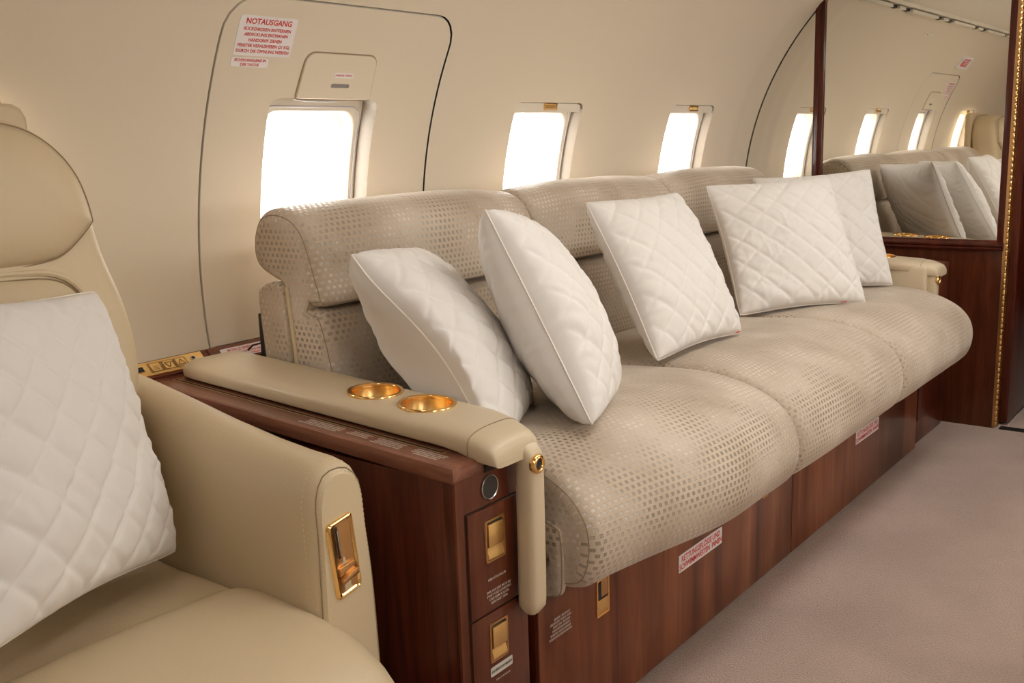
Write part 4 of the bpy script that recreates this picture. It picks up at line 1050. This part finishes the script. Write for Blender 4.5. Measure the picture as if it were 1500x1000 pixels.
# gold recline lever set into the front of the right arm
LV = empty('recline_lever', (0, 0, 0)); 
bpy.data.objects.remove(LV)
x0, x1, z0, z1, yl = .9405, .9925, .4735, .6005, 1.1035
tl = .06
def lv(a, y, b): return (a+(b-.54)*-.10+.004, y-(.0)*(b-.54), b+(a-.966)*.18)
fr = MB(); o1 = rrect(x0, x1, z0, z1, (.006,)*4, 12, 16); o2 = rrect(x0+.006, x1-.006, z0+.006, z1-.006, (.005,)*4, 12, 16); o3 = rrect(x0+.0085, x1-.0085, z0+.0085, z1-.0085, (.004,)*4, 12, 16)
fr.grid([[lv(a, yl+.004, b) for a, b in o1], [lv(a, yl-.004, b) for a, b in rrect(x0+.001, x1-.001, z0+.001, z1-.001, (.006,)*4, 12, 16)], [lv(a, yl-.006, b) for a, b in rrect(x0+.004, x1-.004, z0+.004, z1-.004, (.005,)*4, 12, 16)], [lv(a, yl-.0045, b) for a, b in o2], [lv(a, yl-.0005, b) for a, b in o3]], closed=True)
lev = fr.build('recline_lever', M['gold'], armr, sharp=50)
rc = MB()   # curved recess floor
g = []
for i in range(9):
    t = -1+2*i/8; g.append([lv((x0+x1)/2+t*((x1-x0)/2-.0085), yl-.0008-.0030*(t*t), b) for b in [z0+.0085+(z1-z0-.017)*k/10 for k in range(11)]])
rc.grid(g); rc.build('recess', M['gold_dark'], lev, sharp=None)
rc = MB(); rc.box(-.0022, .0022, -.0012, .0012, -.026, .026, .001); rc.v = [lv(x0+.0155+p[0], yl-.0052+p[1], .5655+p[2]) for p in rc.v]; rc.build('lever_slot', M['black'], lev, sharp=None)
rc = MB(); rc.box(-.0010, .0010, -.0006, .0006, -.022, .020, .0004); rc.v = [lv(x0+.0160+p[0], yl-.0068+p[1], .5650+p[2]) for p in rc.v]; rc.build('lever_rod', M['chrome'], lev, sharp=None)
rc = MB(); rc.box(-.0165, .0165, -.008, .004, -.0045, .0045, .0015); rc.v = [lv((x0+x1)/2+p[0], yl-.005+p[1], .506+p[2]+.1*p[0]) for p in rc.v]; rc.build('lever_grip', M['gold_dark'], lev, sharp=30)
rc = MB(); rc.box(-.016, .016, -.003, .002, -.013, .001, .001); rc.v = [lv((x0+x1)/2+p[0], yl-.0035+p[1], .523+p[2]) for p in rc.v]; rc.build('lever_plate', M['gold_dark'], lev, sharp=30)
# seat cushion and front bolster
def slab_cushion(name, xa, xb, prof_, rr, mor=None):
    P, _ = resample(prof_, 96)
    if area(P) < 0: P = P[::-1]
    st = [(xa+rr*(1-cos(k_/6*pi/2)), rr*(1-sin(k_/6*pi/2))) for k_ in range(7)]
    xs_ = st+[(xa+rr+(xb-xa-2*rr)*i/16, 0) for i in range(1, 16)]+[(xa+xb-a_, b_) for a_, b_ in st[::-1]]
    rows = [[(x, y, z) if mor is None else mor(x, y, z) for y, z in (offset_prof(P, d) if d else P)] for x, d in xs_]
    mb = MB(); mb.grid(rows, closed=True); cap_rings(mb, rows[0]); cap_rings(mb, rows[-1]); return mb.build(name, M['leather'], seat, sharp=None)
slab_cushion('seat_cushion', .395, .930, [(1.60, .44), (1.45, .450), (1.33, .452), (1.30, .440), (1.27, .40), (1.27, .34), (1.4, .33), (1.6, .33)], .03)
def bm_(x, y, z):
    t = (x-.66)/.30
    return (x, y, z+(.012*(1-t*t) if z > .40 else 0))
slab_cushion('front_bolster', .365, .952, [(1.318, .430), (1.300, .456), (1.26, .468), (1.18, .468), (1.08, .460), (1.01, .440), (.955, .405), (.925, .355), (.92, .30), (.93, .25), (1.05, .24), (1.25, .28), (1.318, .33)], .07, bm_)
sbz = MB(); sbz.box(.42, .90, 1.0, 1.72, .16, .345, .02, 3); sbz.build('seat_base', M['leather'], seat, sharp=30)
sbz = MB(); sbz.lathe((.66, 1.36, 0), (0, 0, 1), [(.22, 0), (.22, .02), (.12, .035), (.11, .17), (.0001, .17)], 40); sbz.build('pedestal', M['black'], seat, sharp=30)
P6 = [(.466, 1.35, .964), (.864, 1.557, .929), (.895, 1.425, .50), (.49, 1.235, .565)]
pillow('large white quilted pillow on the cream leather seat in the foreground', [(p[0]+.0, p[1]+.0, p[2]) for p in P6], .45, 6, T=.075, clamp='seat', quilt=.060)

# ---------------------------------------------------------------- light
w = bpy.data.worlds.new('sky'); SC.world = w; w.use_nodes = True
bg = w.node_tree.nodes['Background']; bg.inputs[0].default_value = (1.0, .985, .96, 1); bg.inputs[1].default_value = 12.0
def portal(x0, x1, side):
    t = th_of(1.07); l = bpy.data.lights.new('portal', 'AREA'); l.shape = 'RECTANGLE'; l.size = x1-x0; l.size_y = .40; l.cycles.is_portal = True
    o = bpy.data.objects.new('window_portal', l); COL.objects.link(o); o.location = wm((x0+x1)/2, t, .105, side)
    n = Vector((0, -side*cos(t), -sin(t))); o.rotation_euler = n.to_track_quat('-Z', 'Y').to_euler()
for a, b in WINS+[EXITW]: portal(a, b, 1); portal(a, b, -1)
SC.view_settings.view_transform = 'Standard'; SC.view_settings.look = 'None'; SC.view_settings.gamma = 1; SC.view_settings.use_curve_mapping = False
SC.view_settings.exposure = 0.16
SC.cycles.max_bounces = 10; SC.cycles.diffuse_bounces = 6; SC.cycles.glossy_bounces = 5; SC.cycles.transparent_max_bounces = 12
SC.cycles.sample_clamp_indirect = 6; SC.cycles.use_denoising = True
SC.cycles.caustics_reflective = True; SC.cycles.caustics_refractive = False; SC.cycles.blur_glossy = 1.0
